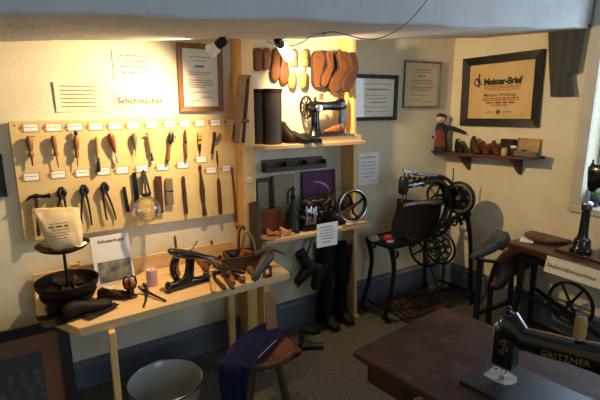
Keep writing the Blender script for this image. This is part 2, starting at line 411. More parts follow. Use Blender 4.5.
for i, (x, y) in enumerate(top):
    make_tag(x, y, f'white paper tag along the top edge of the tool board, {ordn[i]} from its left end', [19.5, 19.5, 18.5, 17.5, 16.5, 15.5, 14.5, 14, 13.5, 13, 12.5, 9.5][i])
low = [(30, 177), (57, 174.5), (81.3, 173), (102.5, 171.4), (121, 170.2), (141, 168.6), (161.6, 167), (181.8, 165), (200.2, 159.4), (210, 170.2), (225.2, 168.6)]
for i, (x, y) in enumerate(low):
    make_tag(x, y, f'white paper tag in the middle row of the tool board, {ordn[i]} from its left end', [19.5, 18, 17, 16, 15.5, 15, 14.5, 14, 13, 12.5, 11][i])

# hand tools hung on the board: local z runs up from the tip to the top of the tool
def hung(name, label, cat, ptop, ptip, off=.02, group='hand tools on the wall board'):
    a, b = onb(*ptop, off), onb(*ptip, off); d = a - b; L = d.length
    return thing(name, label, cat, b, group=group, roty=math.atan2(d.x, d.z)), L
def lathe_part(t, name, m, prof, n=14, sq=1.0): return MB().lathe(prof, (0, 0, 0), (0, 0, 1), n, sq).build(name, m, t, local=True)
def nail(t, z, m=None):
    MB().cyl((0, 0, z), (0, .026, z), .0016, n=6).build('hook_nail', STEEL, t, local=True)
def awl(label, ptop, ptip, m, prof, blade, bm=STEEL, extra=None):
    t, L = hung('awl', label, 'awl', ptop, ptip)
    lathe_part(t, 'handle', m, [(r, z * L) for r, z in prof]); lathe_part(t, 'blade', bm, [(r, z * L) for r, z in blade], 8)
    nail(t, L * .9)
    if extra: extra(t, L)
    return t
def x1(t, L): MB().tube([(0, 0, L * .97), (.02, 0, L * .985), (.028, 0, L * .96)], .002, 6).build('wire_loop', STEEL, t, local=True)
awl('awl with bulging wooden handle and short hooked tip, first of the upper row', (28.7, 136), (32.8, 166), OAK,
    [(.003, .28), (.012, .30), (.016, .40), (.009, .5), (.013, .55), (.018, .75), (.017, .9), (.008, 1)], [(.0015, 0), (.004, .03), (.004, .15), (.006, .29)], extra=x1)
awl('awl with slim wooden handle and a thin fork tip, second of the upper row', (52.8, 135.5), (58.5, 167.5), OAK,
    [(.003, .35), (.011, .36), (.013, .45), (.009, .55), (.012, .62), (.014, .85), (.011, .97), (.004, 1)], [(.001, 0), (.0025, .03), (.003, .36)])
def x3(t, L): MB().ell((0, 0, L * .96), (.011, .010, .016)).build('knob', BLACKW, t, local=True)
awl('awl with a black knob above its wooden handle', (75.7, 131.5), (77.6, 167), OAK,
    [(.003, .25), (.010, .26), (.012, .38), (.008, .48), (.014, .54), (.016, .7), (.013, .84), (.006, .88)], [(.001, 0), (.0025, .04), (.003, .26)], extra=x3)
awl('awl with straight pale handle and a long dark ferrule', (97, 136.5), (98.8, 172), PALEW,
    [(.003, .40), (.011, .41), (.010, .5), (.013, .62), (.013, .92), (.008, 1)], [(.008, 0), (.011, .02), (.011, .28), (.009, .30), (.009, .42)])
awl('awl with a slanted red teardrop handle and small steel end', (109.8, 133), (118, 163), REDW,
    [(.003, .34), (.008, .35), (.012, .5), (.018, .75), (.019, .88), (.012, .98), (.003, 1)], [(.003, 0), (.008, .03), (.007, .12), (.004, .2), (.005, .36)], bm=BRIGHT)
awl('pricker awl with dark bulb handle and needle thin tip', (134, 132.5), (136, 158), GREYW,
    [(.002, .30), (.005, .31), (.010, .5), (.016, .75), (.014, .92), (.006, 1)], [(.0008, 0), (.0018, .05), (.002, .31)])
def x7(t, L): MB().tube([(0, 0, L * .95), (-.012, -.002, L * .99), (-.022, -.002, L * .96)], [.007, .006, .003], 8).build('hooked_end', STEEL, t, local=True)
awl('awl with ringed pale handle and a hook at its top', (148.4, 133), (152.5, 161), PALEW,
    [(.004, .28), (.010, .29), (.011, .36), (.009, .38), (.012, .40), (.011, .46), (.012, .55), (.013, .85), (.009, .95)], [(.006, 0), (.011, .03), (.007, .15), (.006, .3)], extra=x7)
t, L = hung('marking_wheel', 'wooden handled tool with a broad oval wheel head, in the upper row', 'tool', (171, 131), (167.5, 163.5))
lathe_part(t, 'handle', OAK, [(.003, 0), (.008, .02), (.012, .12 * L), (.009, .5 * L), (.011, .6 * L)])
MB().ell((.003, 0, .8 * L), (.021, .012, .21 * L)).build('wheel_head', STEEL, t, local=True)
MB().tube([(.018, 0, .86 * L), (.032, -.002, .84 * L), (.033, -.002, .78 * L)], .003, 6).build('lever', STEEL, t, local=True)
t, L = hung('burnisher', 'straight burnisher of two brown wooden lengths joined by a collar', 'tool', (185, 129.5), (186.2, 159))
lathe_part(t, 'handle', OAK, [(.006, 0), (.013, .01), (.0135, .54 * L), (.012, .56 * L)], sq=.7); lathe_part(t, 'upper_handle', REDW, [(.011, .60 * L), (.0125, .62 * L), (.011, .9 * L), (.006, L)], sq=.7)
lathe_part(t, 'collar', STEEL, [(.014, .54 * L), (.0145, .56 * L), (.0145, .60 * L), (.014, .62 * L)], sq=.75)
t, L = hung('edge_iron', 'short edge iron with a pale ringed handle tapering to a point', 'tool', (199.3, 132), (200, 153.5))
lathe_part(t, 'handle', PALEW, [(.008, .42 * L), (.012, .44 * L), (.010, .52 * L), (.013, .58 * L), (.013, .7 * L), (.010, .73 * L), (.013, .78 * L), (.013, .96 * L), (.009, L)])
lathe_part(t, 'ring', DARKW, [(.0135, .60 * L), (.0142, .62 * L), (.0142, .66 * L), (.0135, .68 * L)])
lathe_part(t, 'point', RUST, [(.002, 0), (.006, .15 * L), (.011, .43 * L)])
t, L = hung('forked_tool', 'dark Y shaped forked tool at the right end of the upper row', 'tool', (214.5, 132), (211.8, 154))
MB().tube([(0, 0, 0), (.002, 0, .6 * L), (0, 0, L)], [.008, .008, .011], 10).build('handle', RUST, t, local=True)
MB().tube([(.002, 0, .55 * L), (.022, 0, .68 * L), (.036, -.002, .88 * L), (.044, -.002, .98 * L)], [.006, .007, .007, .004], 8).build('prong', STEEL, t, local=True)

# lower row
t, L = hung('hammer', 'black cobbler hammer hanging half behind the beige canvas bag', 'hammer', (36, 195), (39, 236))
lathe_part(t, 'handle', DARKW, [(.009, 0), (.011, .02), (.008, .5 * L), (.009, .95 * L)])
MB().tube([(-.052, 0, L * .86), (-.03, 0, L * .95), (0, 0, L * .98), (.03, 0, L * .955), (.055, 0, L * .965), (.068, 0, L * .97)], [.003, .008, .013, .009, .011, .016], 12).build('hammer_head', IRON, t, local=True)
def pincers(label, ptop, ptipa, ptipb):
    a = onb(*ptop, .018); pa, pb = onb(*ptipa, .014), onb(*ptipb, .014)
    t = thing('pincers', label, 'pincers', a, group='hand tools on the wall board')
    s = .0052; J = a + V((.002, 0, -.055))
    for k, (e, nm) in enumerate(((pa, -1), (pb, 1))):
        y = .003 * nm
        mid = J.lerp(e, .5) + V((nm * .009, y, 0))
        MB().tube(smooth_path([J + V((-nm * .004, y, .012)), J + V((nm * .010, y, -.014)), mid, e.lerp(mid, .25) + V((nm * .002, y, 0)), e], 4), [.008, .0078, .0075, .007, .007, .0066, .0062, .006, .0058, .0056, .0054, .0052, .005, .0048, .0046, .0044, .0042], 8).build('handle', RUST, t)
        MB().tube(smooth_path([J + V((nm * .002, y, -.006)), J + V((nm * .013, y, .016)), J + V((nm * .011, y, .036)), J + V((nm * .003, y, .055))], 3), [.008, .012, .014, .014, .013, .012, .010, .008, .007, .004], 8).build('jaw', IRON, t)
    MB().cyl(J + V((0, -.016, 0)), J + V((0, .010, 0)), .0095, n=12).build('rivet', STEEL, t)
    MB().cyl(a + V((.002, -.004, -.01)), a + V((.002, .022, -.01)), .002, n=6).build('hook_nail', STEEL, t)
pincers('black pincers showing only above the beige canvas bag', (60.5, 187), (55.5, 222), (66.5, 222))
pincers('black pincers with spread legs just right of the beige canvas bag', (83, 184.5), (82, 224), (91.5, 225.5))
pincers('rusty pincers with long open legs, midway along the lower row', (103.6, 182), (107.2, 220), (116, 219.5))
t, L = hung('file', 'short black rasp file slanting left of the glass globe', 'file', (123.8, 186.5), (128.4, 212.5), .012)
MB().box((0, 0, .5 * L), (.022, .009, L * .98), taper=(.8, .9)).build('blade', IRON, t, local=True, bevel=.003); nail(t, L * .93)
t, L = hung('file', 'black flat file hanging behind the straps of the glass globe', 'file', (134, 172.5), (137.2, 203), .012)
MB().box((0, 0, .5 * L), (.026, .008, L)).build('blade', IRON, t, local=True, bevel=.002); nail(t, L * .95)
t, L = hung('strop', 'brown wooden strop board hanging to the right of the glass globe', 'strop', (158, 176), (160.5, 213), .014)
MB().box((0, 0, .5 * L), (.042, .012, L)).build('board', DARKW, t, local=True, bevel=.004)
t, L = hung('whetstone', 'grey brown stone block bound with a dark cord, lower row', 'whetstone', (168.6, 178), (170, 204.5), .014)
MB().box((0, 0, .5 * L), (.048, .018, L), taper=(.93, .9)).build('block', GREYW, t, local=True, bevel=.004)
MB().box((0, 0, .52 * L), (.050, .021, .009)).build('cord_band', BLACKW, t, local=True, bevel=.002)
t, L = hung('smoothing_bone', 'slim dark flat tool with a narrow collar, lower row', 'tool', (183, 176), (186.5, 214), .012)
MB().prism([(-.010, 0), (.006, -.004), (.012, .02), (.011, .55 * L), (.010, .57 * L), (.011, L - .01), (.004, L), (-.006, L), (-.010, L - .01), (-.011, .57 * L), (-.012, .55 * L), (-.012, .02)], (0, .004, 0), (1, 0, 0), (0, 0, 1), .009).build('blade', DARKW, t, local=True, bevel=.002)
MB().box((0, 0, .57 * L), (.028, .014, .006)).build('collar', BLACKW, t, local=True)
t, L = hung('shoehorn', 'wavy brown wooden spatula with a narrow waist, hung by a knobbed top', 'spatula', (199.8, 165), (205, 215.5), .014)
P = [(.006, L), (.010, .95 * L), (.006, .86 * L), (.012, .7 * L), (.018, .5 * L), (.012, .28 * L), (.009, .2 * L), (.018, .0)]
MB().prism([(-a, b) for a, b in P] + [(a, b) for a, b in P[::-1]], (0, .005, 0), (1, 0, 0), (0, 0, 1), .009).build('blade', DARKW, t, local=True, bevel=.003)
MB().ell((0, 0, L * .97), (.012, .010, .014)).build('knob', REDW, t, local=True)
t, L = hung('spatula_knife', 'long spatula with leaf shaped blade above a dark round handle', 'spatula', (216.8, 150.5), (220.5, 214), .014)
lathe_part(t, 'handle', DARKW, [(.008, 0), (.013, .01), (.014, .2 * L), (.012, .5 * L), (.006, .57 * L)])
lathe_part(t, 'blade', RUST, [(.004, .56 * L), (.004, .76 * L), (.013, .86 * L), (.014, .93 * L), (.006, L)], sq=.35)
t, L = hung('wooden_stick', 'orange brown rod with a cross peg at the right edge of the tool board', 'stick', (232, 167), (236.8, 226), .012)
MB().tube([(0, 0, 0), (.001, 0, .5 * L), (-.001, 0, L)], [.009, .008, .007], 10).build('shaft', REDW, t, local=True)
MB().cyl((-.014, -.002, L * .96), (.012, -.002, L * .975), .0045, n=8).build('peg', REDW, t, local=True)
MB().lathe([(.004, -.02), (.010, -.012), (.009, 0), (.006, .006)]).build('ferrule', RUST, t, local=True)

# glass water globe on its straps
gc = aty(147.3, 209.2, 2.70); gr = .0785
t = thing('cobbler_globe', 'round clear glass water globe hung by black straps before the tool board', 'globe', gc)
prof = [(.001, -gr)] + [(gr * math.cos(a), gr * math.sin(a)) for a in [R(-80 + 10 * k) for k in range(15)]]
prof += [(.022, gr * 1.02), (.019, gr * 1.10), (.019, gr * 1.24), (.024, gr * 1.27)]
MB().lathe(prof, gc, (0, 0, 1), 36).build('globe', GLOBE, t)
nk = gc + V((0, 0, gr * 1.14))
MB().torus(nk, (0, 0, 1), .023, .005, 20, 8, 1.6).build('neck_ring', IRON, t)
hk = aty(143, 171, 2.79)
for dx, e in ((-.026, -.006), (.024, .004)): MB().bar(nk + V((dx, 0, 0)), V((hk.x + e, hk.y - .012, hk.z)), .014, .003, (0, 1, 0)).build('strap', LEATHB, t)
MB().bar(nk + V((-.004, -.018, 0)), V((hk.x - .002, hk.y - .016, hk.z)), .014, .0025, (0, 1, 0)).build('strap', LEATHB, t)
MB().tube([hk + V((0, .012, .002)), hk + V((0, -.02, .0)), hk + V((0, -.024, .012))], .0035, 8).build('hook', IRON, t)

# ------------------------------------------------------------------ notices and certificates on the back wall
def notice(name, label, pa, pb, m, lines, y=YW - .001, tilt=0, fold=0, seed=1, top=.9):
    A, B = aty(*pa, y), aty(*pb, y); w, h = B.x - A.x, A.z - B.z
    t = thing(name, label, 'notice', ((A.x + B.x) / 2, y, (A.z + B.z) / 2), roty=R(tilt))
    MB().grid(lambda u, v: ((u - .5) * w, -.002 - fold * (2 * abs(u - .5)) ** 3 * (.5 + v * .5), (v - .5) * h), 10, 4, .0008).build('sheet', m, t, local=True)
    m_ = MB()
    for k, (z, x0, x1, hh) in enumerate(lines): word_lines(m_, -.0036 - fold * .2, -w / 2 + x0 * w, -w / 2 + x1 * w, -h / 2 + z * h, hh * .7, seed * 31 + k)
    if lines: m_.build('printed_lettering', INKG, t, local=True, smooth=False)
    return t, w, h
notice('printed_notice', 'printed notice with a curled edge, leftmost of the papers above the tool board', (53, 81.5), (101.5, 111.5), mat('ivory card', '#cfc4aa', '#d9cfb6', .85, 0, 7), [(.86 - .135 * k, .12, .9, .006) for k in range(6)], fold=.006, seed=3, tilt=-.5)
notice('printed_notice', 'printed notice with four lines of large type, left of the wood framed certificate', (111.5, 50), (152.5, 78.5), mat('ivory card', '#cfc4aa', '#d9cfb6', .85, 0, 7), [(.83, .18, .85, .010), (.62, .27, .82, .010), (.41, .16, .86, .010), (.2, .22, .8, .010)], seed=5, fold=.002)
t, w, h = notice('name_card', 'white card strip lettered Schuhmacher directly above the tool board', (114, 92.5), (165.5, 107.5), mat('ivory card', '#cfc4aa', '#d9cfb6', .85, 0, 7), [])
lettering(t, 'Schuhmacher', mat('grey brown print', '#4a4339', rough=.8), Matrix.Translation((0, -.0032, -.004)) @ FACE, .046, bold=.0008, spacing=1.05)
notice('printed_notice', 'white notice on the shaded wall right of the shelf unit', (359, 153.5), (378, 183), PAPERW, [(.86, .12, .85, .011), (.7, .15, .8, .006), (.6, .12, .85, .006), (.5, .2, .8, .006), (.36, .12, .85, .006), (.26, .2, .7, .006), (.1, .6, .85, .005)], seed=9)

def framed(name, label, cat, M, w, h, fw, fd, mf, mp, lines, ink=INK, glass=True, mount=None, hook=True, split=False):
    t = thing(name, label, cat, M=M)
    m = MB()
    for sx in (-1, 1): m.ring_loft([[(sx * w / 2, -y, sz * h / 2), (sx * (w / 2 - fw), -y2, sz * (h / 2 - fw)), (sx * (w / 2 - fw), 0, sz * (h / 2 - fw)), (sx * w / 2, 0, sz * h / 2)] for sz, y, y2 in ((-1, fd, fd * .6), (1, fd, fd * .6))])
    for sz in (-1, 1): m.ring_loft([[(sx * w / 2, -y, sz * h / 2), (sx * (w / 2 - fw), -y2, sz * (h / 2 - fw)), (sx * (w / 2 - fw), 0, sz * (h / 2 - fw)), (sx * w / 2, 0, sz * h / 2)] for sx, y, y2 in ((-1, fd, fd * .6), (1, fd, fd * .6))])
    m.build('frame', mf, t, local=True, smooth=False)
    iw, ih = w - 2 * fw, h - 2 * fw
    MB().box((0, -.003, 0), (iw + .004, .004, ih + .004)).build('sheet', mp, t, local=True, smooth=False)
    m_ = MB()
    for k, (z, x0, x1, hh) in enumerate(lines): word_lines(m_, -.0056, -iw / 2 + x0 * iw, -iw / 2 + x1 * iw, -ih / 2 + z * ih, hh * .75, k + int(w * 1000))
    if lines: m_.build('printed_lettering', ink, t, local=True, smooth=False)
    else: m_.b.free()
    if glass: MB().box((0, -.0085, 0), (iw + .002, .0015, ih + .002)).build('glass_pane', GLASS, t, local=True, smooth=False)
    if hook: MB().torus((0, -.004, h / 2 + .006), (0, 1, 0), .007, .0015, 12, 6).build('hanging_ring', STEEL, t, local=True)
    return t, iw, ih
def wallM(p, rotz=0, tilt=0): return Matrix.Translation(p) @ Matrix.Rotation(rotz, 4, 'Z') @ Matrix.Rotation(tilt, 4, 'Y')
A, B = aty(177, 42, YW - .03), aty(224.5, 111, YW - .03)
framed('framed_certificate', 'certificate in a brown wooden frame above the right end of the tool board', 'certificate', wallM(((A.x + B.x) / 2, YW - .003, (A.z + B.z) / 2), 0, R(.5)), B.x - A.x, A.z - B.z, .03, .024, OAK, PAPER,
       [(.86, .22, .78, .007), (.80, .3, .7, .006), (.70, .35, .65, .016), (.60, .15, .8, .006), (.56, .15, .7, .006), (.46, .15, .85, .006), (.42, .15, .85, .006), (.38, .15, .85, .006), (.34, .15, .6, .006), (.25, .2, .8, .006), (.16, .5, .85, .008), (.1, .2, .45, .006)], INKG)
A, B = aty(348, 73.5, YW - .02), aty(396.5, 120, YW - .02)
framed('framed_certificate', 'landscape certificate in a black frame half hidden behind the shelf post', 'certificate', wallM(((A.x + B.x) / 2, YW - .003, (A.z + B.z) / 2)), B.x - A.x, A.z - B.z, .03, .022, BLACKW, PAPER,
       [(.86, .3, .92, .006), (.72, .35, .85, .012), (.56, .35, .8, .006), (.48, .35, .85, .006), (.38, .42, .82, .011), (.26, .3, .85, .006), (.14, .36, .5, .008), (.14, .62, .85, .006)], INKG)
A, B = aty(405, 59.5, YW - .02), aty(440, 108, YW - .02)
framed('framed_certificate', 'portrait certificate in a thin silver frame in the corner of the back wall', 'certificate', wallM(((A.x + B.x) / 2, YW - .003, (A.z + B.z) / 2)), (B.x - A.x) * .96, (A.z - B.z) * .98, .015, .02, mat('silver gilt frame', '#6f685b', '#978c78', .4, .5, 9), mat('aged paper', '#d2c4a2', '#dccfb0', .85, 0, 6),
       [(.84, .28, .74, .010), (.79, .28, .74, .008), (.70, .36, .62, .014), (.60, .2, .8, .010), (.54, .2, .8, .008), (.44, .18, .82, .010), (.40, .18, .82, .008), (.36, .3, .7, .008), (.26, .18, .7, .007), (.14, .2, .5, .006), (.1, .55, .85, .006)], INKG)
A = aty(1.5, 154, YW - .02); B = aty(3, 197, YW - .02)
framed('framed_picture', 'dark framed picture at the left edge, beside the tool board', 'picture', wallM((A.x - .13, YW - .003, (A.z + B.z) / 2)), .26, A.z - B.z, .03, .022, BLACKW, PARCH, [])

# large master craftsman certificate on the right wall
A, B, C, D = atx(462, 59.5, XR - .03), atx(542, 48.6, XR - .03), atx(461, 126, XR - .03), atx(539, 127, XR - .03)
yc, zc = (A.y + B.y + C.y + D.y) / 4, (A.z + B.z + C.z + D.z) / 4; w_, h_ = (A.y + C.y) / 2 - (B.y + D.y) / 2, (A.z + B.z) / 2 - (C.z + D.z) / 2
RW = R(-90)
t, iw, ih = framed('framed_certificate', 'large parchment master certificate in a wide black frame on the right wall', 'certificate', wallM((XR - .004, yc, zc), RW, R(-1.6)), w_, h_, .062, .03, BLACKW, PARCH, [], hook=False)
lettering(t, 'Meister-Brief', INK, Matrix.Translation((.02, -.0058, ih * .17)) @ FACE, .072, bold=.0030, spacing=.9)
m = MB()
m.bar((-iw * .335, -.006, ih * .08), (-iw * .335, -.006, ih * .34), .012, .001, (0, 1, 0)); m.bar((-iw * .39, -.006, ih * .26), (-iw * .29, -.006, ih * .12), .009, .001, (0, 1, 0)); m.torus((-iw * .365, -.006, ih * .18), (0, 1, 0), .028, .005, 20, 6, .15)
m.build('ornate_initial', INK, t, local=True)
lettering(t, 'Meister-Prüfung', INK, Matrix.Translation((.0, -.0058, -ih * .07)) @ FACE, .036, bold=.0006, spacing=1.2)
m_ = MB()
for k, (z, x0, x1, hh) in enumerate([(.585, .26, .82, .007), (.555, .26, .82, .007), (.52, .3, .8, .006), (.37, .24, .8, .010), (.335, .24, .8, .009), (.29, .30, .74, .014)]): word_lines(m_, -.0058, -iw / 2 + x0 * iw, -iw / 2 + x1 * iw, -ih / 2 + z * ih, hh, 70 + k)
m_.build('printed_lettering', INKR, t, local=True, smooth=False)
m_ = MB()
for k, (z, x0, x1, hh) in enumerate([(.245, .38, .64, .007), (.12, .3, .42, .006), (.12, .58, .7, .006)]): word_lines(m_, -.0058, -iw / 2 + x0 * iw, -iw / 2 + x1 * iw, -ih / 2 + z * ih, hh, 90 + k)
m_.torus((iw * .0, -.0058, -ih * .38), (0, 1, 0), .014, .004, 16, 6, .15); m_.box((0, -.0058, -ih * .38), (.012, .001, .016)); m_.build('printed_seal', INK, t, local=True, smooth=False)

# grey cloth hanging from the wall between the large certificate and the window
zt = atx(587, 30, XR - .02).z
P = [atx(549, 35, XR - .02), atx(550, 60, XR - .02), atx(552, 97, XR - .02), atx(575.5, 96.5, XR - .02), atx(579, 74, XR - .02), atx(587.5, 28, XR - .02)]
def cl(u, v):
    a = P[0].lerp(P[2], v); b = P[5].lerp(P[4], v / .68) if v < .68 else (P[4] + V((0, .045, 0))).lerp(P[3], (v - .68) / .32)
    p = a.lerp(b, u); p.x -= .012 + .007 * math.sin(u * 19 + v * 2); p.z += .03 * (1 - v); return p
cc = MB().grid(cl, 30, 28, .004).build('grey_cloth', mat('grey linen', '#41413e', '#4d4c49', .95, 0, 30, bump=.2))
tag(cc, 'plain grey cloth hanging from under the beam between the large certificate and the window', 'cloth')
MB().box(((P[0] + P[5]) / 2 + V((-.006, 0, .02))), (.014, (P[0] - P[5]).length + .03, .02)).build('batten', DARKWX, cc)
# ------------------------------------------------------------------ shelf unit
SF, SB = 2.665, 2.825       # front and back of the uprights
S1, S2 = 1.452, .815        # top faces of the two shelves
LX0, LX1 = 1.185, 1.275     # left upright is a stout post
t = thing('shelf_unit', 'tall pale pine shelf unit with two open shelves against the back wall', 'shelf', (1.66, 2.75, 0))
tl, tb = aty(240, 40, SF), aty(247, 240, SF)
MB().ring_loft([[V((x, y, z)) for x, y in ((a, SF), (b, SF), (b, SB), (a, SB))] for a, b, z in ((LX0 + .01, LX1 + .012, 0), (LX0 + .005, LX1 + .004, 1.1), (aty(241, 45, SF).x, aty(252.5, 45, SF).x, 2.25))]).build('upright', PINEV, t, bevel=.003)
rx_t, rx_b = aty(355.5, 50, SF).x, aty(357.5, 300, SF).x
MB().ring_loft([[V((x, y, z)) for x, y in ((a - .028, SF), (a, SF), (a, SB), (a - .028, SB))] for a, z in ((rx_b, .02), (rx_t, 2.25))]).build('upright', PINEV, t, bevel=.003)
MB().box((rx_b - .014, (SF + SB) / 2, .012), (.05, SB - SF + .04, .024)).build('foot', PINE, t, bevel=.004)
def shelf_board(top, xr, yf, th=.026, ch=.05):
    MB().prism([(LX1 - .006, SB), (LX1 - .006, yf + ch), (LX1 + .03, yf), (xr, yf), (xr + .004, SF - .005), (rx_t + .004, SF - .004), (rx_t - .006, SB)], (0, 0, top - th), (1, 0, 0), (0, 1, 0), th).build('shelf_board', PINE, t, bevel=.003)
SFY = 2.585
s1x, s2x = aty(366, 139.5, SFY).x, aty(370.5, 223, SFY).x
shelf_board(S1, s1x, SFY); shelf_board(S2, s2x, SFY)
s2a, s2b = V((LX1, SFY, S2)), V((s2x, SFY, S2))
def on1(px, y): p = aty(px, 139, y); return V((p.x, y, S1))
def on2(px, y): p = aty(px, 226, y); return V((p.x, y, S2))
MB().box((1.40, SB - .01, S1 + .045), (.26, .014, .09)).build('back_rail', PINE, t, bevel=.002)
zbx = aty(275, 208.5, 2.735).z
tb_ = thing('cigar_box', 'red brown flat wooden box at the back left of the lower shelf, before the slates', 'box', (1.40, 2.74, S2))
MB().box((1.41, 2.745, (S2 + zbx - .012) / 2), (.20, .03, zbx - .012 - S2)).build('box', REDW, tb_, bevel=.002); MB().box((1.41, 2.745, zbx - .007), (.206, .034, .010)).build('lid', OAKX, tb_, bevel=.002)
b = aty(249.2, 180, SF)
t = thing('porcelain_disc', 'round white enamel disc fixed to the left post of the shelf unit', 'disc', b + V((0, -.001, 0)))
MB().lathe([(.018, 0), (.020, .003), (.018, .006), (.012, .007)], b, (0, -1, 0), 20).build('disc', CREAMP, t)
m = MB(); word_lines(m, b.y - .008, b.x - .011, b.x + .012, b.z + .004, .003, 4); word_lines(m, b.y - .008, b.x - .009, b.x + .010, b.z - .004, .003, 5); m.build('printed_lettering', INKG, t, smooth=False)

# long wooden clamp leaning on the post
a, b_ = aty(241.5, 76, 2.60), aty(232.5, 143, 2.62)
t = thing('stitching_clamp', 'long brown wooden stitching clamp hanging on the front of the left shelf post', 'clamp', b_)
c0, c1 = aty(242.5, 76, 2.63), aty(234.5, 143, 2.645); d0, d1 = aty(248.5, 78, 2.645), aty(243, 143, 2.65)
MB().bar(c0, c1, .050, .022, (0, 1, 0), .060, .024).build('jaw', wood('clamp wood', '#8a5a30', '#a67344', 2, .5), t, bevel=.004)
MB().bar(d0, d1, .016, .024, (0, 1, 0), .018, .024).build('jaw', DARKW, t, bevel=.004)
MB().bar((c0 + d0) / 2 + V((0, -.0, -.004)), (c0 + d0) / 2 + V((0, 0, .012)), .066, .028, (0, 1, 0)).build('cap', OAK, t, bevel=.003)
p = aty(242, 121, 2.642); MB().cyl(p + V((-.03, 0, 0)), p + V((.045, -.004, 0)), .011, n=12).build('peg', OAK, t)
p = aty(233, 131, 2.625); MB().bar(p + V((.004, -.014, .04)), p + V((-.006, -.014, -.05)), .012, .006, (0, 1, 0)).build('wedge', BLACKW, t)

# ------------------------------------------------------------------ lasts hung on the wall above the upper shelf
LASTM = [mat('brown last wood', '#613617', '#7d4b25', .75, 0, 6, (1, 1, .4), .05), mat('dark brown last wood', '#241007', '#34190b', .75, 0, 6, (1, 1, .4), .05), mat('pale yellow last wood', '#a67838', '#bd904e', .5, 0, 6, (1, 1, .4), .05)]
def last(name, label, ptop, pbot, wpx, m, prof, dep, bend=0, yaw=0, y=2.79, two=False, group='wooden lasts hung above the upper shelf'):
    a, b = aty(*ptop, y), aty(*pbot, y); d = a - b; L = d.length; W = aty(ptop[0] + wpx, ptop[1], y).x - a.x
    t = thing(name, label, 'last', b, group=group, roty=math.atan2(d.x, d.z))
    rings = []
    for z, wv, dv, cx in prof:
        rw, rd = W / 2 * wv, dep / 2 * dv
        ring = []
        for q in [2 * PI * k / 20 for k in range(20)]:
            X_ = rw * math.copysign(abs(math.cos(q)) ** .6, math.cos(q)) * (1 if math.sin(q) < 0 else .8); Y_ = rd * math.copysign(abs(math.sin(q)) ** (.4 if math.sin(q) < 0 else .9), math.sin(q))
            ring.append((cx * W + X_ * math.cos(yaw) - Y_ * math.sin(yaw), X_ * math.sin(yaw) + Y_ * math.cos(yaw), z * L))
        rings.append(ring)
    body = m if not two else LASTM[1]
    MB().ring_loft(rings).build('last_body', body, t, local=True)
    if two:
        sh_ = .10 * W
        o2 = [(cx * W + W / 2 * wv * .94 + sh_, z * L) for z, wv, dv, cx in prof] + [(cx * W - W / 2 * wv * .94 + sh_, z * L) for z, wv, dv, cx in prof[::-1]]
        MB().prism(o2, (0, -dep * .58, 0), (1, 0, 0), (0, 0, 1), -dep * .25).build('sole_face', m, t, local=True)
    MB().cyl((prof[-3][3] * W, .0, L * .88), (prof[-3][3] * W, YW - y - .001, L * .88), .003, n=6).build('hook_nail', STEEL, t, local=True)
    MB().lathe([(.0045, .0), (.003, -.003), (.0005, -.0035)], (prof[-3][3] * W, -dep * .62, L * .84), (0, 1, 0), 8).build('peg_hole', DARKW, t, local=True)
    return t
flat = [(0, .35, .5, 0), (.03, .62, .8, 0), (.12, .86, 1, 0), (.3, .8, .95, .02), (.5, .78, .9, .03), (.7, .95, .95, 0), (.88, .98, .9, 0), (.97, .7, .7, 0), (1, .35, .4, 0)]
toed = [(0, .25, .3, .0), (.03, .55, .55, 0), (.12, .86, .8, 0), (.28, 1, 1, 0), (.45, .9, 1.0, 0), (.62, .72, .95, 0), (.8, .74, .9, 0), (.95, .68, .8, 0), (1, .4, .5, 0)]
toeup = [(0, .4, .5, .05), (.05, .55, .8, .03), (.2, .62, .9, 0), (.4, .66, .9, -.02), (.6, .92, 1, 0), (.8, 1, .9, 0), (.93, .8, .7, 0), (1, .4, .4, 0)]
side = [(0, .2, .3, -.26), (.03, .42, .6, -.26), (.12, .66, .9, -.22), (.28, .84, 1, -.10), (.45, .70, 1, .12), (.60, .50, .9, .30), (.75, .52, .85, .22), (.90, .62, .8, .04), (.97, .5, .6, 0), (1, .25, .4, 0)]
last('shoe_last', 'leftmost of the brown lasts on the wall, broad with a small peg hole', (257.5, 48), (257, 71), 9.5, LASTM[0], flat, .05)
last('shoe_last', 'short orange brown last, second from the left post on the wall', (266.3, 48), (265.5, 70), 8.2, mat('orange last wood', '#7a451b', '#925a28', .5, 0, 6), flat, .05)
last('shoe_last', 'long brown last with pointed toe down, left of the pair below the glowing lamp', (276, 48.5), (274.5, 81), 9.5, LASTM[0], toed, .055)
last('shoe_last', 'reddish brown last hanging just below the glowing lamp', (284.5, 50), (283, 84), 9.5, mat('red last wood', '#66341a', '#824c28', .6, 0, 6), toed, .055)
